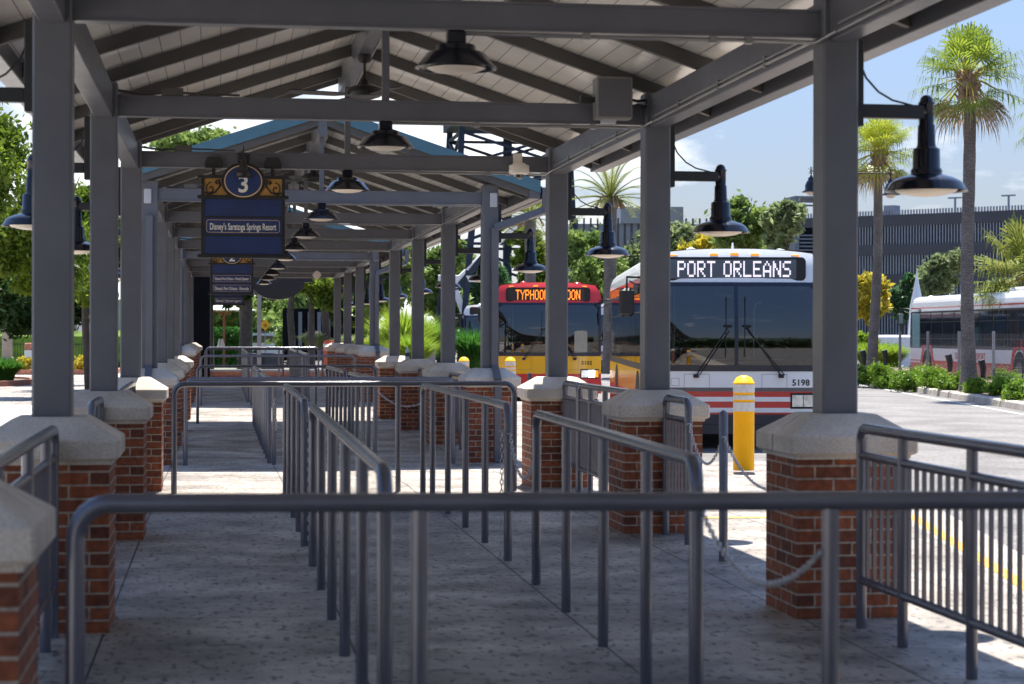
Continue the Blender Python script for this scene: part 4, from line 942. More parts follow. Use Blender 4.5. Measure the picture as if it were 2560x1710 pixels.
# ------------------------------------------------------------------ vegetation
def leaf_mesh(name, npts, centre_fn, size, elong=1.6, seed=1, up=.35):
    g = np.random.default_rng(seed); pos = centre_fn(g, npts)
    n = len(pos); a = g.normal(size=(n, 3)); a /= np.linalg.norm(a, axis=1)[:, None]; c = g.normal(size=(n, 3)); c[:, 2] += up; b_ = np.cross(a, c); b_ /= np.linalg.norm(b_, axis=1)[:, None] + 1e-9
    s = size * g.uniform(.6, 1.35, n)[:, None]; a = a * s * elong; b_ = b_ * s
    v = np.stack([pos - a, pos + b_ * .6, pos + a, pos - b_ * .6], 1).reshape(-1, 3)
    me = bpy.data.meshes.new(name); me.vertices.add(len(v)); me.vertices.foreach_set('co', v.ravel())
    me.loops.add(n * 4); me.loops.foreach_set('vertex_index', np.arange(n * 4)); me.polygons.add(n); me.polygons.foreach_set('loop_start', np.arange(n) * 4)
    me.update(calc_edges=True); return me
def clump_fn(r, nclump, cr, flat=1.0, seed=3, fill=.5):
    def f(g, n):
        k = np.random.default_rng(seed); d = k.normal(size=(nclump, 3)); d /= np.linalg.norm(d, axis=1)[:, None]
        rad = k.uniform(fill, 1.0, nclump)[:, None]
        nl = 9; lc = k.uniform(-.62, .62, (nl, 3)); lr = k.uniform(.30, .58, (nl, 1)) * np.array([1, 1, 1.05]); li = k.integers(0, nl, nclump)
        cc = (lc[li] + d * rad * lr[li]) * np.array(r); cc[:, 2] *= flat
        idx = g.integers(0, nclump, n); e = g.normal(size=(n, 3)); e /= np.linalg.norm(e, axis=1)[:, None]
        rr = (g.uniform(0, 1, n) ** .45)[:, None]; cs_ = k.uniform(.45, 1.45, nclump)[idx][:, None]; rr = np.where(g.uniform(0, 1, n)[:, None] < .12, rr * 1.9, rr)
        return cc[idx] + e * rr * cr * cs_ * np.array([1, 1, .8])
    return f
CR = {}
def crown(kind, material, size=.10, n=9000, r=(1, 1, 1), nclump=34, cr=.34, seed=1, fill=.45):
    key = kind
    if key not in CR:
        me = leaf_mesh('crown', n, clump_fn(r, nclump, cr, seed=seed, fill=fill), size, seed=seed); me.materials.append(M[material]); CR[key] = me
    return CR[key]
def tree(u, vtop, vbot, hw, d, material, label, seed=1, n=12000, leafs=None, trunk=True, ground=-.2, name='broadleaf_tree', cat='tree', group='trees around the bus station', trunk_w=None, clumps=36, fill=.4):
    """crown spans rows vtop..vbot and half-width hw (photo pixels) at depth d"""
    c = P(u, (vtop + vbot) / 2, d); rx = hw * d / FPX; rz = (vbot - vtop) / 2 * d / FPX
    r = thing(name, label, cat, (c.x, c.y, ground), group=group)
    n = int(n * 1.5); ls = leafs or max(.045, d * .00115)
    me = leaf_mesh('crown', n, clump_fn((rx * .86, rx * .86, rz * .86), int(clumps * 2.6), min(rx, rz) * .23, seed=seed, fill=fill * .8), ls, seed=seed); me.materials.append(M[material])
    o = bpy.data.objects.new('crown', me); C.objects.link(o); o.parent = r; o.location = (0, 0, c.z - ground)
    if trunk:
        h = c.z - ground; tw = trunk_w or max(.12, rx * .09); b = MB(); g = random.Random(seed)
        b.tube([(0, 0, 0), (g.uniform(-.1, .1), 0, h * .4), (g.uniform(-.2, .2), g.uniform(-.2, .2), h), (0, 0, h + rz * .5)], [tw * 1.25, tw, tw * .7, tw * .2], 9)
        for k in range(6):
            a = g.uniform(0, 6.28); z0 = max(.3, h - rz * g.uniform(.2, .8)); b.tube([(0, 0, z0), (rx * .3 * math.cos(a), rx * .3 * math.sin(a), z0 + rz * .35), (rx * .65 * math.cos(a), rx * .65 * math.sin(a), z0 + rz * .8)], [tw * .5, tw * .3, tw * .08], 6)
        part('trunk', b, 'bark', r)
    return r
S_ = 1.0908
def TD(ud, vt, vb, hw, d, *a, **k): return tree(ud * S_, vt * S_, vb * S_, hw * S_, d, *a, **k)
TD(-75, 175, 665, 190, 33, 'leaf_oak', 'large bright green oak at the left edge of the picture', seed=4, n=26000, leafs=.042, clumps=60, ground=0, trunk_w=.18)
TD(205, 360, 720, 110, 52, 'leaf_oak', 'green oak seen just right of the first left column', seed=31, n=14000, leafs=.055, ground=0, trunk_w=.1)
TD(110, 330, 735, 175, 46, 'leaf_oak', 'broad green oak behind the nearest left columns', seed=9, trunk_w=.12, n=16000, leafs=.055, ground=0)
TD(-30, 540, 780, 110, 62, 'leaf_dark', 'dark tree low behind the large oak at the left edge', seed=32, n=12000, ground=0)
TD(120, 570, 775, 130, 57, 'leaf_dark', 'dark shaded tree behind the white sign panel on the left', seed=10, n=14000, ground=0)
TD(470, 262, 470, 190, 74, 'leaf_mid', 'pale leafy tree rising behind the shelter roofs', seed=5, n=15000, leafs=.085, clumps=60, ground=0)
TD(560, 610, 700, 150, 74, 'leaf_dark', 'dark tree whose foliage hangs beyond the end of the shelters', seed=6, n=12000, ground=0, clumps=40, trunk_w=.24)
TD(715, 600, 715, 75, 70, 'leaf_oak', 'leafy branch mass right of the dark awning', seed=16, n=9000, ground=0)
TD(560, 650, 800, 130, 125, 'leaf_mid', 'far green tree behind the hedge', seed=7, n=12000, ground=0)
TD(700, 650, 800, 90, 118, 'leaf_mid', 'far green tree behind the parked car', seed=8, n=10000, ground=0)
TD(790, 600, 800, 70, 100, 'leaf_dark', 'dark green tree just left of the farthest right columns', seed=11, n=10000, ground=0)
TD(890, 520, 760, 95, 96, 'leaf_mid', 'green tree behind the lamps of the farthest shelter', seed=12, n=13000, ground=0)
TD(1010, 540, 790, 85, 100, 'leaf_mid', 'green tree left of the lattice tower', seed=13, n=13000, ground=0)
TD(1120, 560, 760, 75, 118, 'leaf_conifer', 'deep green tree at the foot of the lattice tower', seed=14, n=10000, ground=0)
TD(1220, 520, 700, 75, 105, 'leaf_oak', 'tree over the roof of the red and yellow bus', seed=15, n=10000, ground=0)
TD(1355, 520, 740, 85, 98, 'leaf_mid', 'full green tree right of the third column', seed=17, n=14000, ground=0)
TD(1450, 470, 760, 80, 104, 'leaf_pale', 'pale green tree left of the white bus', seed=18, n=14000, ground=0)
TD(1640, 520, 640, 110, 92, 'leaf_yellow', 'yellowing tree above the white bus roof', seed=19, n=9000, ground=0)
TD(1700, 440, 600, 75, 86, 'leaf_mid', 'upright green tree above the white bus', seed=20, n=12000, ground=0)
TD(1795, 450, 620, 55, 84, 'leaf_pale', 'loose pale tree left of the tall right column', seed=21, n=7000, ground=0)
TD(1560, 500, 640, 60, 96, 'leaf_pale', 'small pale tree behind the left part of the white bus', seed=22, n=7000, ground=0)
TD(1990, 605, 750, 55, 92, 'leaf_yellow', 'bright yellow tree behind the left palm trunk', seed=23, n=9000, ground=0)
TD(2065, 615, 740, 45, 108, 'leaf_conifer', 'dark green conifer right of the yellow tree', seed=24, n=9000, ground=0)
TD(2160, 560, 700, 62, 106, 'leaf_pale', 'pale round tree in front of the parking garage', seed=25, n=11000, ground=0)
TD(2290, 640, 700, 60, 100, 'leaf_pale', 'low pale tree above the long bus roof', seed=26, n=6000, ground=0)
TD(1985, 745, 850, 30, 90, 'leaf_grass', 'light green shrub under the yellow tree', seed=27, n=4000, ground=0, name='shrub', cat='shrub', trunk=False)
def bush(ud, vt, vb, hw, d, material, label, seed, n=3000, leafs=.03, name='shrub', group='shrubs in the planting beds', cat='shrub'):
    u, vt, vb, hw = ud * S_, vt * S_, vb * S_, hw * S_
    bt = P(u, vb, d); rx = hw * d / FPX; h = (vb - vt) * d / FPX
    me = leaf_mesh(name, n, lambda g, m: clump_fn((rx * .8, rx * .8, h * .42), 26, min(rx, h) * .34, seed=seed, fill=.3)(g, m), leafs, seed=seed); me.materials.append(M[material])
    o = bpy.data.objects.new(name, me); C.objects.link(o); o.location = (bt.x, bt.y, bt.z + h * .5); return tag(o, label, cat, group)
# junipers along the island
jl = [(1985, 838, 880, 48, 63), (2030, 842, 886, 46, 61), (2080, 844, 896, 52, 58), (2140, 848, 898, 50, 56), (2125, 842, 880, 45, 60), (2190, 852, 906, 44, 54), (2245, 862, 912, 46, 51), (2290, 868, 920, 48, 49), (2340, 868, 934, 52, 46), (2400, 872, 945, 50, 44), (2310, 850, 895, 50, 55)]
for i, (ud, vt, vb, hw, d) in enumerate(jl):
    bush(ud, vt, vb, hw, d, 'leaf_juniper', 'low green juniper on the kerbed island, %s from the left' % ORD[i], 40 + i, 13000, .024, 'juniper', 'junipers on the kerbed island')
bush(190, 816, 850, 36, 72, 'leaf_yellow', 'yellow shrub in the brick planter between the two nearest left columns', 60, 5000, .05)
bush(58, 822, 850, 26, 73, 'leaf_yellow', 'yellow shrub beside the stone pergola column', 61, 4000, .05)
bush(225, 812, 850, 20, 73, 'leaf_yellow', 'small yellow shrub right behind the second left column', 62, 3000, .05)
# grasses
def grass_tuft(ud, vt, vb, hw, d, material, label, seed, n=700, plume=0, group='ornamental grass clumps', grp=True):
    u, vt, vb, hw = ud * S_, vt * S_, vb * S_, hw * S_; bt = P(u, vb, d); rx = hw * d / FPX; h = (vb - vt) * d / FPX; g = random.Random(seed)
    def mk(cnt, hh, wd, sp):
        b = MB()
        for i in range(cnt):
            a = g.uniform(0, 6.28); r0 = rx * .45 * math.sqrt(g.random()); x0, y0 = r0 * math.cos(a), r0 * math.sin(a); L_ = hh * g.uniform(.7, 1.15); o_ = sp * g.uniform(.2, 1); a2 = a + g.uniform(-.5, .5)
            dx, dy = math.cos(a2) * o_ * L_, math.sin(a2) * o_ * L_; w_ = wd * g.uniform(.7, 1.3); px, py = -math.sin(a2) * w_, math.cos(a2) * w_
            ps = [(x0 + dx * t * t, y0 + dy * t * t, L_ * (t - .28 * o_ * t * t * 1.6)) for t in (0, .4, .75, 1)]
            vs = []
            for j, p_ in enumerate(ps): f_ = (1, .9, .6, .1)[j]; vs += [(p_[0] - px * f_, p_[1] - py * f_, p_[2]), (p_[0] + px * f_, p_[1] + py * f_, p_[2])]
            b.add(vs, [(0, 1, 3, 2), (2, 3, 5, 4), (4, 5, 7, 6)])
        return b
    r = thing('ornamental_grass', label, 'grass clump', (bt.x, bt.y, bt.z), group=group)
    part('blades', mk(int(n * 2.6), h * 1.1, d * .00028 + .003, .75), material, r)
    if plume: part('plumes', mk(plume, h * 1.3, .03, .5), 'plume', r)
    return r
gi = 0
for (ud, vt, vb, hw, d, mt, lab) in ((925, 715, 850, 45, 66, 'leaf_grass', 'tall bright yellow-green grass between two right columns of the middle shelter'), (985, 740, 820, 45, 72, 'leaf_hedge', 'deeper green grass clump right of the tall bright one'), (870, 770, 830, 40, 70, 'leaf_grass', 'bright grass clump beyond the orange barrels'),
        (1085, 760, 850, 45, 74, 'leaf_hedge', 'green grass clump by the foot of the lattice tower'), (945, 770, 860, 35, 60, 'leaf_grass', 'bright grass clump low beside the water bottle'), (720, 765, 800, 40, 80, 'leaf_pale', 'grass with pink plumes beyond the farthest rail'), (1990, 790, 850, 30, 80, 'leaf_grass', 'bright grass clump left of the left palm trunk'), (2040, 790, 850, 35, 84, 'leaf_grass', 'bright grass clump right of the left palm trunk'), (10, 822, 878, 42, 57, 'leaf_hedge', 'dark green grass clump in the kerbed bed at the left edge'), (800, 770, 810, 35, 76, 'leaf_pale', 'pale grass clump left of the farthest right columns')):
    grass_tuft(ud, vt, vb, hw, d, mt, lab, 80 + gi, 650, 90 if 'plumes' in lab else 0); gi += 1
# hedge
a = P(520, 834, 96); b = MB()
me = leaf_mesh('hedge', 9000, lambda g, n: np.stack([g.uniform(-1.3, 1.3, n), g.uniform(-.5, .5, n), g.uniform(0, 1.85, n) ** 1], 1), .06, seed=5); me.materials.append(M['leaf_hedge'])
o = bpy.data.objects.new('hedge', me); C.objects.link(o); o.location = (a.x + .8, a.y, -.05); tag(o, 'clipped green hedge under the pale umbrella', 'hedge')
me = leaf_mesh('hedge', 7000, lambda g, n: np.stack([g.uniform(-1.5, 1.5, n), g.uniform(-.5, .5, n), g.uniform(0, 1.6, n) ** 1], 1), .06, seed=6); me.materials.append(M['leaf_hedge'])
a = P(655, 834, 140); o = bpy.data.objects.new('hedge', me); C.objects.link(o); o.location = (a.x, a.y, 0); tag(o, 'clipped hedge behind the yellow diamond sign', 'hedge')
# palms
def fan_frond(b, dead, pet, g, origin, az, el, L1, L2, nseg=20):
    d = Vector((math.cos(az) * math.cos(el), math.sin(az) * math.cos(el), math.sin(el))); o_ = Vector(origin)
    droop = .25 if not dead else .05; tip = o_ + d * L1 - Vector((0, 0, droop * L1 * L1 * .5))
    (pet).tube([o_, o_ + d * L1 * .5 + Vector((0, 0, .02)), tip], [.022, .016, .010], 5)
    side = d.cross(Vector((0, 0, 1))); side = side.normalized() if side.length > .1 else Vector((1, 0, 0)); upv = side.cross(d)
    for k in range(nseg):
        t = (k / (nseg - 1) - .5) * R(235 if not dead else 120); dr = d * math.cos(t) + side * math.sin(t) + upv * .12; ln = L2 * (1 - .30 * (abs(t) / R(120)) ** 2) * g.uniform(.85, 1.1); w_ = .026 * L2 / .9
        pw = dr.cross(upv).normalized() * w_; p0 = tip; p1 = tip + dr * ln * .5 - Vector((0, 0, .03)); p2 = tip + dr * ln * .82 - Vector((0, 0, .10 * ln * g.uniform(.5, 2.0))); p3 = tip + dr * ln * .95 - Vector((0, 0, ln * g.uniform(.22, .70)))
        b.add([p0, p1 - pw, p1 + pw, p2 - pw * .7, p2 + pw * .7, p3], [(0, 1, 2), (1, 3, 4, 2), (3, 5, 4)])
def fan_palm(u, vtrunk, vcrown, d, g0, label, mt, seed, rad=1.75, tw=.18, nf=46, uc=None):
    base = P(u, 834, d); top = P(uc or u, vtrunk - (14 if nf > 40 and rad < 2 else 0), d); r = thing('fan_palm', label, 'palm tree', (base.x, base.y, g0), group='fan palms on the kerbed island'); g = random.Random(seed)
    ht = top.z - g0; dx, dy = top.x - base.x, top.y - base.y; b = MB(); pts = []; rs = []
    for i in range(26):
        t = i / 25; pts.append((dx * t + .05 * math.sin(t * 5 + seed), dy * t, ht * t)); rs.append(tw * (1 + .75 * math.exp(-t * ht / .45) - .12 * t) * (1 + .03 * math.sin(i * 2.3)))
    b.tube(pts, rs, 20); part('trunk', b, 'palm_trunk', r)
    b = MB(); b.tube([(dx, dy, ht - .25), (dx, dy, ht + .05), (dx, dy, ht + .4), (dx, dy, ht + .7)], [tw * .95, tw * 1.5, tw * 1.35, tw * .6], 14)
    for k in range(46):
        a = g.uniform(0, 6.28); z = ht + g.uniform(-.15, .6); b.tube([(dx + tw * 1.1 * math.cos(a), dy + tw * 1.1 * math.sin(a), z), (dx + tw * 2.0 * math.cos(a), dy + tw * 2.0 * math.sin(a), z + .20)], [.045, .02], 4)
    part('boots', b, 'boot', r)
    lf, dd, pe = MB(), MB(), MB(); o_ = (dx, dy, ht + .55); rr = rad / 1.75
    for k in range(nf):
        f = k / nf; el = R(85 - 125 * f + g.uniform(-14, 14)); az = k * 2.399 + g.uniform(-.35, .35); fan_frond(lf, False, pe, g, o_, az, el, g.uniform(.65, 1.15) * rr, g.uniform(.62, .92) * rr)
    for k in range(12): fan_frond(dd, True, pe, g, o_, g.uniform(0, 6.28), R(g.uniform(-62, -40)), .7 * rr, .85 * rr, 13)
    part('fronds', lf, mt, r); part('dead_fronds', dd, 'leaf_dead', r); part('stalks', pe, 'petiole', r); return r
fan_palm(2424, 262, 150, 52, .05, 'tall fan palm with a thick grey trunk near the right edge', 'leaf_palm', 3, 1.80, .175, uc=2419, nf=44)
fan_palm(2182, 438, 350, 66, .1, 'shorter fan palm with yellow-green crown behind the right barn lamp', 'leaf_palm_yellow', 5, 1.62, .165, uc=2196)
fan_palm(2660, 300, 190, 58, .1, 'fan palm cut off by the right edge, only its leaf tips showing', 'leaf_palm', 8, 1.80, .175, nf=34)
fan_palm(2590, 740, 690, 62, .1, 'young bushy fan palm at the right edge above the long bus', 'leaf_date', 9, 2.6, .2, nf=60)
def feather_palm(ud, vtop, d, label, seed, L_=2.6, n=34, g0=0, material='leaf_date'):
    u = ud * S_; base = P(u, 834, d); top = P(u, vtop * S_, d); r = thing('date_palm', label, 'palm tree', (base.x, base.y, g0), group='date palms beyond the shelters'); g = random.Random(seed); ht = top.z - g0
    b = MB(); b.tube([(0, 0, 0), (0, 0, ht * .5), (0, 0, ht)], [.3, .24, .26], 12); part('trunk', b, 'palm_trunk', r)
    lf = MB()
    for k in range(n):
        f = k / n; el = R(82 - 100 * f + g.uniform(-6, 6)); az = k * 2.399; d0 = Vector((math.cos(az) * math.cos(el), math.sin(az) * math.cos(el), math.sin(el))); sd = Vector((-math.sin(az), math.cos(az), 0)); ln = L_ * g.uniform(.85, 1.1)
        pt = lambda t: Vector((0, 0, ht)) + d0 * ln * t - Vector((0, 0, .42 * ln * t * t))
        lf.tube([pt(t) for t in (0, .25, .5, .75, 1)], [.025, .02, .016, .012, .005], 4)
        for j in range(3, 30):
            t = j / 30; p_ = pt(t); tg = (pt(t + .02) - p_).normalized(); ll = .42 * (1 - .55 * t)
            for s in (-1, 1):
                dr = (sd * s * .75 + tg * .6 + Vector((0, 0, .30 if j % 2 else .05))).normalized(); w_ = tg * .018; q_ = p_ + dr * ll; lf.add([p_ - w_, p_ + w_, q_ + Vector((0, 0, -.05))], [(0, 1, 2)])
    part('fronds', lf, material, r)
    b = MB()
    for k in range(9): a = g.uniform(0, 6.28); b.tube([(0, 0, ht), (.35 * math.cos(a), .35 * math.sin(a), ht + .1), (.6 * math.cos(a), .6 * math.sin(a), ht - .35)], [.03, .03, .07], 5)
    part('fruit_stalks', b, 'leaf_dead', r); return r
feather_palm(1398, 455, 76, 'date palm with feathery fronds between two right columns', 3, 2.7)
feather_palm(1215, 500, 88, 'date palm partly hidden behind the lattice tower', 4, 2.3, n=26)
feather_palm(1010, 660, 120, 'slim palm trunk beyond the middle columns', 6, 2.2, n=22)
# ------------------------------------------------------------------ far structures
def lattice_tower():
    c = P(1268, 834, 150); r = thing('lattice_tower', 'dark blue lattice tower rising behind the shelter roofs', 'tower', (c.x, c.y, -.1)); z1, z0 = 17.2, 0
    def leg(ix, iy, z): hw = 4.7 - .045 * z; return (ix * hw, iy * hw, z)
    for ix in (-1, 1):
        for iy in (-1, 1): b = MB(); b.beam(leg(ix, iy, 0), leg(ix, iy, z1), .42, .42, (0, 1, 0)); part('leg', b, 'tower_blue', r)
    lv = [1.5, 5, 8.2, 11.2, 13.9, 16.4]
    for (x1, y1, x2, y2) in ((-1, -1, 1, -1), (1, -1, 1, 1), (1, 1, -1, 1), (-1, 1, -1, -1)):
        for za, zb_ in zip(lv, lv[1:]):
            b = MB(); b.beam(leg(x1, y1, za), leg(x2, y2, zb_), .2, .2); b.beam(leg(x2, y2, za), leg(x1, y1, zb_), .2, .2); part('brace', b, 'tower_blue', r)
        for z in lv: b = MB(); b.beam(leg(x1, y1, z), leg(x2, y2, z), .2, .2); part('girt', b, 'tower_blue', r)
    b = MB(); b.box(-4.4, 4.4, -4.4, 4.4, 17.1, 17.7); part('deck', b, 'tower_blue', r)
    b = MB(); b.lathe([(.34, 0), (.34, 17)], n=14); part('riser', b, 'tower_blue', r)
    return r
lattice_tower()
c = P(1210, 834, 92); r = thing('strut_frame', 'pale slanting strut frame behind the middle columns, left of the buses', 'frame', (c.x, c.y, 0))
for (u0, v0, u1, v1, mt) in ((1200, 888, 1128, 700, 'tower_white'), (1120, 935, 1200, 880, 'tower_white'), (1110, 760, 1240, 600, 'tower_blue'), (1125, 720, 1290, 560, 'tower_white'), (1150, 905, 1180, 560, 'tower_blue'), (1085, 900, 1110, 690, 'tower_blue'), (1095, 695, 1240, 698, 'tower_white')):
    a = P(u0, v0, 92) - c; a.z = P(u0, v0, 92).z; e = P(u1, v1, 92) - c; e.z = P(u1, v1, 92).z; b = MB(); b.beam(a, e, .28, .28, (0, 1, .1)); part('strut', b, mt, r)
# parking garage
g0, g1 = P(2080, 834, 152), P(2800, 834, 138); dv = (g1 - g0); dv.z = 0; GLn = dv.length; gaz = math.atan2(dv.y, dv.x)
r = thing('parking_garage', 'long grey multi-storey parking garage with vertical slats at the right', 'parking garage', (g0.x, g0.y, 0), gaz)
zt = P(2143, 548, 151).z
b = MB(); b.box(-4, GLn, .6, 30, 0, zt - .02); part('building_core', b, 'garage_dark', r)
b = MB()
x = -4
while x < GLn:
    b.box(x, x + .075, -.06, .1, 1.2, zt + .55); x += .235
part('slats', b, 'garage_slat', r)
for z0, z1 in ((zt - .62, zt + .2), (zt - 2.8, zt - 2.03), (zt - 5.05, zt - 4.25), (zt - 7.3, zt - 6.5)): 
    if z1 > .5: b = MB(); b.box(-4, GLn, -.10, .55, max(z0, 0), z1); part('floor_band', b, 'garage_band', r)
for x, h in ((4.2, .95), (16.2, 1.05), (23, .6)): b = MB(); b.box(x, x + .9, .3, 1.2, zt, zt + h); part('roof_box', b, 'garage_slat', r)
for x in (9.6, 13.8, 19.5): b = MB(); b.box(x, x + .12, 1, 1.12, zt, zt + 1.4); b.box(x - .45, x + .55, .9, 1.2, zt + 1.3, zt + 1.4); part('light_pole', b, 'garage_slat', r)
g2 = P(1650, 834, 175); b = MB(); r = thing('parking_garage', 'distant end of a parking garage above the white bus, left of the tall column', 'parking garage', (g2.x, g2.y, 0), -.1)
zt2 = P(1650, 560, 175).z; b.box(-8, 16, 0, 20, 0, zt2); part('building_core', b, 'garage_slat', r); b = MB(); b.box(-3.5, 2, -.3, 6, zt2 + .02, zt2 + 1.5); part('stair_head', b, 'wall_grey', r)
b = MB(); 
for i in range(40): b.box(-8 + i * .6, -7.85 + i * .6, -.2, -.02, zt2 - 3, zt2 + .5)
part('slats', b, 'garage_band', r)
# louvred stair tower left of the tall right column
c = P(2012, 834, 110); r = thing('stair_tower', 'grey louvred stair tower just left of the nearest right column', 'tower', (c.x, c.y, 0)); ztp = P(2000, 500, 110).z
b = MB()
for x in (-.75, .9): b.box(x - .12, x + .12, -1, 1, 0, ztp)
b.box(-.87, 1.02, -1, 1, ztp, ztp + .15); part('frame', b, 'louver', r)
for za_, zb2 in ((.5, ztp - 2.0), (ztp - .4, ztp - .1)):
    b = MB(); z = za_
    while z < zb2: b.box(-.63, .78, -.9, -.7, z, z + .09); z += .2
    part('louver', b, 'louver', r)
b = MB(); b.box(-.63, .78, .5, .8, 0, ztp - 1.5); part('back_wall', b, 'garage_dark', r)
# old style lanterns
def lantern(u, vt, d, label, px=.48, up=.25):
    c = P(u, 834, d); top = P(u, vt, d).z; r = thing('street_lantern', label, 'street lamp', (c.x, c.y, -.1), group='bell shaped street lanterns with star finials'); t = top + .1
    b = MB(); b.lathe([(.001, 0), (.012, -.03), (.012, -.13), (.05, -.15), (.012, -.17), (.03, -.22), (.012, -.26), (.05, -.34), (.10, -.38), (.10, -.45), (.13, -.47), (.15, -.50), (.19, -.60), (.20, -.75), (.29, -.80), (.29, -.82), (.19, -.80)], (0, 0, t), 22); part('hood', b, 'lamp_black', r)
    b = MB()
    for k in range(4): a = k * math.pi / 4 + .2; b.tube([(-.12 * math.cos(a), 0, t - .14 - .12 * math.sin(a)), (.12 * math.cos(a), 0, t - .14 + .12 * math.sin(a))], .008, 4)
    part('finial', b, 'black', r)
    b = MB(); b.lathe([(.15, -.80), (.12, -.90), (.001, -.93)], (0, 0, t), 16); part('lens', b, 'lens', r)
    b = MB(); b.lathe([(.12, 0), (.12, .4), (.06, .45), (.05, t - .25 + up)], (px, 0, 0), 12); b.tube([(px, 0, t - .16), (px * .5, 0, t - .14), (0, 0, t - .15)], .02, 6); part('pole', b, 'black', r); return r
lantern(2027, 415, 62, 'lantern beside the top of the nearest right column', 1.03); lantern(2226, 422, 62, 'lantern behind the nearest barn lamp, right of the shorter palm', -1.44); lantern(1955, 568, 88, 'small lantern just above the white bus roof', .20, .9)
# mesh fence behind the island
xs = [2250, 2320, 2398, 2484, 2570]; pts = [P(u, 834, dd) for u, dd in zip(xs, (64, 61, 58, 55, 52))]
r = thing('mesh_fence', 'thin grey wire mesh fence in front of the long bus', 'fence', (pts[0].x, pts[0].y, 0))
for k, p_ in enumerate(pts): b = MB(); b.box(-.035, .035, -.035, .035, 0, 1.62); part('post', shift(b, p_.x - pts[0].x, p_.y - pts[0].y), 'silver_post', r)
for p_, q_ in zip(pts, pts[1:]):
    b = MB(); p0 = p_ - pts[0]; q0 = q_ - pts[0]
    for k in range(1, 24): x_ = p0.lerp(q0, k / 24); b.box(x_.x - .002, x_.x + .002, x_.y - .002, x_.y + .002, .1, 1.55)
    for z in (.15, .4, .65, .9, 1.15, 1.4): b.beam((p0.x, p0.y, z), (q0.x, q0.y, z), .005, .005)
    part('mesh_panel', b, 'silver_post', r)
# black uplights on the island
for i, (u, v, d, lab) in enumerate(((2160, 905, 62, 'left of the shorter palm'), (2214, 905, 61, 'right of the shorter palm'), (2375, 920, 53, 'left of the tall palm'), (2458, 935, 51, 'right of the tall palm'))):
    c = P(u, v, d); b = MB(); b.tube([(0, 0, -.1), (0, 0, .16), (-.05, 0, .36)], [.06, .085, .095], 12); o = solo('uplight', b, 'black', 'black can uplight %s' % lab, 'uplight', group='black uplights among the junipers'); o.location = c
c = P(2292, 834, 95); b = MB(); b.lathe([(.5, -3.5), (.42, -1.9), (.33, -.5), (.10, .6), (.02, 1.2)], n=14); o = solo('fountain_jet', b, 'water_spray', 'white pointed fountain jet behind the long bus', 'fountain'); o.location = (c.x, c.y, P(2292, 740, 95).z)
c = P(2235, 834, 94); b = MB(); b.box(-1.2, .9, 0, .4, 0, 1.7, .1); o = solo('pale_canopy', b, 'water_spray', 'bright white low structure behind the shorter palm', 'structure'); o.location = (c.x, c.y, -.2)
# dark wall and awning at the far end
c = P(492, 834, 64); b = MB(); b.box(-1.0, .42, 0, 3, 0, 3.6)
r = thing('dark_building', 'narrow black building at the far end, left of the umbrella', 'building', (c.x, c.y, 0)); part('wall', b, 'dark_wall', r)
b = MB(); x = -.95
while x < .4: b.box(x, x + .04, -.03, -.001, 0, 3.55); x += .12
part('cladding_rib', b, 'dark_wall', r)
c = P(694, 700, 63); b = MB(); b.prism([(.85 * math.cos(t), .55 * math.sin(t)) for t in [math.pi + math.pi * k / 16 for k in range(17)]], 0, .8); b.box(-.85, 1.1, 0, .8, .002, .25)
o = solo('awning', b, 'black', 'black rounded awning hanging at the far end of the lanes', 'awning'); o.location = (c.x, c.y, P(694, 705, 63).z)
# umbrella
c = P(560, 834, 90); r = thing('patio_umbrella', 'pale flat patio umbrella on a brown post at the far end', 'umbrella', (c.x, c.y, 0)); zu = P(560, 766, 90).z
b = MB(); n_ = 8; vs = [(0, 0, zu + .12)] + [(1.5 * math.cos(k * math.pi / 4 + .2), 1.5 * math.sin(k * math.pi / 4 + .2), zu - .16) for k in range(8)] + [(0, 0, zu + .09)] + [(1.48 * math.cos(k * math.pi / 4 + .2), 1.48 * math.sin(k * math.pi / 4 + .2), zu - .20) for k in range(8)]
b.add(vs, [(0, 1 + k, 1 + (k + 1) % 8) for k in range(8)] + [(9, 10 + (k + 1) % 8, 10 + k) for k in range(8)] + [(1 + k, 10 + k, 10 + (k + 1) % 8, 1 + (k + 1) % 8) for k in range(8)]); part('canopy', b, 'umbrella', r)
b = MB(); b.lathe([(.06, 0), (.05, zu)], n=10); part('post', b, 'wood', r)
for k in range(8): a = k * math.pi / 4 + .2; b = MB(); b.tube([(0, 0, zu - .45), (.6 * math.cos(a), .6 * math.sin(a), zu - .12), (1.1 * math.cos(a), 1.1 * math.sin(a), zu - .16)], .025, 5); part('rib', b, 'wood', r)
# trunks
for (u, d, w_, zt_, lab) in ((613, 84, .23, 4.5, 'thick dark tree trunk right of the umbrella'), (728, 96, .17, 4.2, 'tree trunk right of the parked car'), (815, 80, .16, 3.4, 'leaning tree trunk left of the farthest right columns')):
    c = P(u, 834, d); r = thing('broadleaf_tree', lab, 'tree', (c.x, c.y, 0), group='trees around the bus station'); b = MB(); b.tube([(0, 0, 0), (.05, 0, 1), (-.05, 0, 2.4), (.08, 0, zt_)], [w_ * 1.3, w_, w_ * .95, w_ * .8], 12); part('trunk', b, 'bark', r)
    me = leaf_mesh('crown', 5000, clump_fn((1.7, 1.7, .7), 20, .6, seed=int(u)), .09, seed=int(u)); me.materials.append(M['leaf_dark']); o = bpy.data.objects.new('crown', me); C.objects.link(o); o.parent = r; o.location = (.2, 0, zt_ + .5)
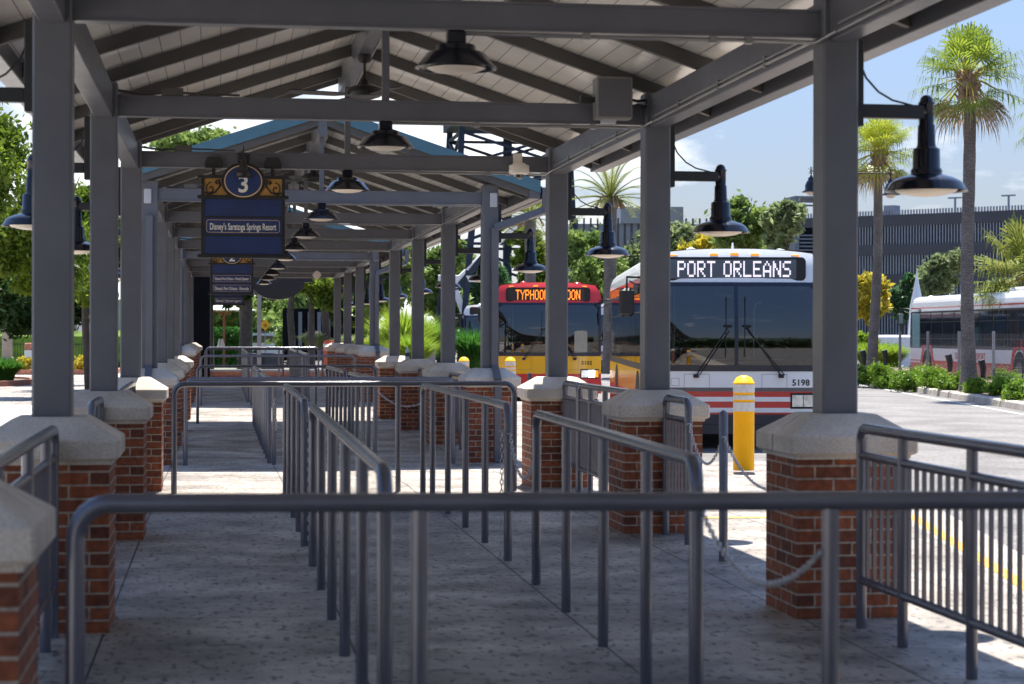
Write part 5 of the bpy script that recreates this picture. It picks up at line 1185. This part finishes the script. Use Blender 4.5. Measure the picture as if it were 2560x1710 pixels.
# diamond sign
c = P(663, 812, 118); r = thing('warning_sign', 'yellow diamond warning sign above the parked car', 'road sign', (c.x, c.y, 0)); s_ = .345
b = MB(); b.prism([(-s_, 0), (0, -s_), (s_, 0), (0, s_)], -.02, 0); part('panel', shift(b, 0, 0, c.z), 'sign_yellow', r)
b = MB(); b.box(-.10, .10, -.024, -.021, c.z + .02, c.z + .06); b.box(-.12, .12, -.024, -.021, c.z - .06, c.z - .02); b.box(-.09, .09, -.024, -.021, c.z - .13, c.z - .10); part('lettering', b, 'black', r)
b = MB(); b.box(-.03, .03, .001, .04, 0, c.z + .2); part('post', b, 'silver_post', r)
# parked SUV
c = P(674, 834, 122); r = thing('parked_car', 'pale blue-grey parked SUV below the yellow diamond sign', 'car', (c.x, c.y, -.15), R(-62)); b = MB()
pr = [(-2.2, .35), (2.15, .35), (2.25, .6), (2.2, .95), (1.3, 1.08), (.75, 1.58), (.2, 1.68), (-1.6, 1.68), (-1.95, 1.55), (-2.22, 1.0)]
b.prism([(y, z) for y, z in pr], -.88, .88, 'x'); part('body', b, 'suv_paint', r)
for s in (-1, 1):
    b = MB(); b.prism([(-1.85, 1.1), (1.05, 1.1), (.62, 1.5), (-1.6, 1.54)], s * .882, s * .89, 'x'); part('side_window', b, 'glass_dark', r)
    for y in (-1.4, 1.35): b = MB(); b.lathe([(.2, -.1), (.33, -.1), (.34, .1), (.2, .1)], n=16); b.v = [(s * .82 + z, y + x, .34 + y2) for x, y2, z in b.v]; part('wheel', b, 'rubber', r)
    b = MB(); b.box(min(s * .6, s * .87), max(s * .6, s * .87), -2.26, -2.2, .95, 1.15); part('tail_light', b, 'red_paint', r)
b = MB(); b.prism([(-.7, 1.1), (.7, 1.1), (.6, 1.5), (-.6, 1.5)], -2.24, -2.16); part('rear_window', b, 'glass_dark', r)
# planter wall beyond the lanes
c = P(640, 834, 66); b = MB(); b.box(-3.6, 2.6, 0, .35, 0, .20); r = thing('planter_wall', 'low brick planter wall beyond the farthest rail', 'planter wall', (c.x, c.y, .05)); part('brickwork', b, 'brick_kerb', r); b = MB(); b.box(-3.62, 2.62, -.03, .38, .2005, .27); part('coping', b, 'wall_grey', r)
c = P(660, 834, 72); b = MB(); b.box(-.6, .7, 0, .4, 0, .75, .02); r = thing('utility_cabinet', 'dark green utility cabinet beyond the farthest rail', 'cabinet', (c.x, c.y, .05)); part('case', b, 'garage_band', r); b = MB(); b.box(-.04, .02, -.02, -.001, .1, .7); part('door_seam', b, 'black', r)
c = P(648, 834, 67.5); b = MB(); b.box(-.07, .07, -.05, .05, 0, 3.1); o = solo('sign_post', b, 'silver_post', 'square pale metal post rising behind the farthest rails', 'post'); o.location = (c.x, c.y, 0)
for i, u in enumerate((549, 556)):
    c = P(u, 857, 54.9); b = MB(); b.lathe([(.075, -.11), (.075, -.10), (.06, -.06), (.028, .09), (.020, .11)], n=14); o = solo('marker_cone', b, 'sign_white', 'small pale cone on the farthest left rails, %s of a pair' % ('left' if i == 0 else 'right'), 'cone', group='pair of small pale cones'); o.location = (c.x, c.y, c.z)
# black fence with white slats far behind
c = P(780, 834, 110); r = thing('slatted_screen', 'screen of upright pale slats far behind the grass plumes', 'screen', (c.x, c.y, 0)); b = MB()
for k in range(5): b.box(-.75 + k * .52, -.55 + k * .52, 0, .05, 0, 2.7)
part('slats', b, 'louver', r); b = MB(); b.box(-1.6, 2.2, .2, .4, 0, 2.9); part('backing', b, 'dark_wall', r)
# orange barrels
for i, u in enumerate((823, 855, 881, 915, 950, 965)):
    c = P(u, 834, 78 - (i % 3)); r = thing('traffic_barrel', 'orange and white traffic barrel behind the far pillars, %s from the left' % ORD[i], 'traffic barrel', (c.x, c.y, .22), group='orange barrels behind the far pillars')
    b = MB(); b.lathe([(.29, 0), (.29, .3), (.27, .31), (.26, .7), (.24, .71), (.22, 1.0), (.10, 1.04), (.001, 1.05)], n=18); part('drum', b, 'barrel_orange', r)
    for z in (.35, .75): b = MB(); b.lathe([(.268 if z < .5 else .243, z), (.262 if z < .5 else .236, z + .14)], n=18, cap=False); part('white_band', b, 'sign_white', r)
# far low utility box between the columns
c = P(1140, 834, 64); r = thing('planter_box', 'small pale slotted concrete box seen past the sixth right column', 'planter', (P(1070, 834, 66).x, P(1070, 834, 66).y, 0)); b = MB(); b.box(-.25, .25, 0, .4, 0, 1.18, .01); part('case', b, 'wall_grey', r); b = MB()
for k in range(4): b.box(-.2 + k * .11, -.13 + k * .11, -.012, -.001, .95, 1.08)
part('slots', b, 'black', r)
# ------------------------------------------------------------------ left side of the platform
c = P(18, 834, 85); r = thing('stone_column', 'round tan stone column with flared capital at the left edge', 'column', (c.x, c.y, 0)); zt_ = P(18, 763, 85).z
b = MB(); b.lathe([(.27, 0), (.27, .45), (.235, .5), (.225, .55), (.215, zt_ - .2), (.225, zt_ - .17)], n=8, sm=False); part('shaft', b, 'stone_col', r)
b = MB(); b.lathe([(.24, zt_ - .17), (.25, zt_ - .12), (.31, zt_ - .03), (.33, zt_)], n=8, sm=False); part('capital', b, 'stone_col', r)
c = P(216, 834, 70); r = thing('information_sign', 'white rectangular sign board on a thin post behind the left columns', 'sign', (c.x, c.y, 0)); b = MB(); z_ = P(214, 810, 70).z; b.box(-.33, .35, -.02, .0, z_ - .25, z_ + .27); part('board', b, 'sign_panel_white', r)
b = MB(); b.box(-.035, .035, .001, .06, 0, z_ + .85); part('post', b, 'silver_post', r); b = MB(); b.lathe([(.09, 0), (.09, .10), (.03, .16)], (0, .03, z_ + .83), 10); part('post_cap', b, 'barrel_orange', r)
c = P(70, 834, 105); r = thing('boundary_wall', 'plain grey wall behind the left trees', 'wall', (c.x, c.y, 0)); b = MB(); b.box(-14, 5.4, 0, .4, .0, P(70, 752, 105).z); part('wall_face', b, 'wall_grey', r)
b = MB(); b.box(-14.02, 5.42, -.03, .43, P(70, 752, 105).z + .001, P(70, 752, 105).z + .1); part('coping', b, 'kerb', r)
c = P(70, 834, 101); b = MB(); b.box(-14, 5.4, -3, 2.9, 0, 1.85, .3); o = solo('lawn_bank', b, 'lawn', None, None); o.location = (c.x, c.y, -.2); o['kind'] = 'structure'
c = P(60, 834, 88); r = thing('iron_fence', 'black iron railing in front of the grass bank on the left', 'fence', (c.x, c.y, 0))
b = MB()
for k in range(60): b.box(-4 + k * .12, -3.98 + k * .12, 0, .02, .05, 1.12)
part('pickets', b, 'black', r); b = MB(); b.box(-4, 3.2, -.01, .03, 1.0, 1.04); b.box(-4, 3.2, -.01, .03, .12, .16); part('fence_rail', b, 'black', r)
c = P(60, 834, 42); b = MB(); 
for (u0, lab, w_, h_, mt, nm) in ((60, 'low brown and white box between stone column and first left column', .5, .75, 'brick_kerb', 'planter_box'),):
    c = P(70, 834, 83); r = thing(nm, lab, 'planter', (c.x + .1, c.y, 0)); b = MB(); b.box(-.25, .25, 0, .4, 0, .8, .02); part('base', b, 'sign_panel_white', r); b = MB(); b.box(-.25, .25, .02, .38, .802, 1.1, .04); part('box_top', b, mt, r)
# brick kerbed beds on the left
def bed(pts, label):
    n_ = len(pts); b = MB(); inner = []; cx = sum(p[0] for p in pts) / n_; cy_ = sum(p[1] for p in pts) / n_
    inner = [(cx + (p[0] - cx) * .93, cy_ + (p[1] - cy_) * .93) for p in pts]; h = .20
    vs = [(x, y, 0) for x, y in pts] + [(x, y, h) for x, y in pts] + [(x, y, h) for x, y in inner] + [(x, y, h - .05) for x, y in inner]; fs = []
    for i in range(n_): j = (i + 1) % n_; fs += [(i, j, j + n_, i + n_), (i + n_, j + n_, j + 2 * n_, i + 2 * n_), (i + 2 * n_, j + 2 * n_, j + 3 * n_, i + 3 * n_)]
    b.add(vs, fs); ox = pts[0]; r = thing('planting_bed', label, 'planting bed', (ox[0], ox[1], 0)); part('brick_edge', b, 'brick_kerb', r, True)
    b = MB(); b.add([(x, y, h - .048) for x, y in inner], [tuple(range(n_))]); part('soil', b, 'mulch', r, True)
q1 = P(-150, 952, 24); pts_ = []
c = P(-25, 945, 57)
bed([(c.x + 1.25 * math.cos(t) + (-1.2 if math.cos(t) < 0 else 0), c.y + 3.2 * math.sin(t)) for t in [k * math.pi / 10 for k in range(20)]], 'brick edged bed with green grass at the left edge')
c = P(180, 925, 72); bed([(c.x - 2.4, c.y - .8), (c.x + 1.6, c.y - .8), (c.x + 1.6, c.y + 3.6), (c.x - 2.4, c.y + 3.6)], 'brick edged bed with yellow shrubs between the left columns')

# unseen wood added behind the viewpoint for a dark band in the bus windscreens
me = leaf_mesh('added_wood', 14000, lambda g, n: np.stack([g.uniform(-60, 90, n), g.normal(0, 2.5, n), g.uniform(0, 1, n) ** .7 * (7.5 + 2.5 * np.sin(g.uniform(0, 60, n)))], 1), .55, seed=77); me.materials.append(M['leaf_dark'])
o = bpy.data.objects.new('added_wood', me); C.objects.link(o); o.location = (0, -75, -.2); tag(o, 'dark wood line added out of view, mirrored low in the bus windscreens', 'wood', kind='stuff')
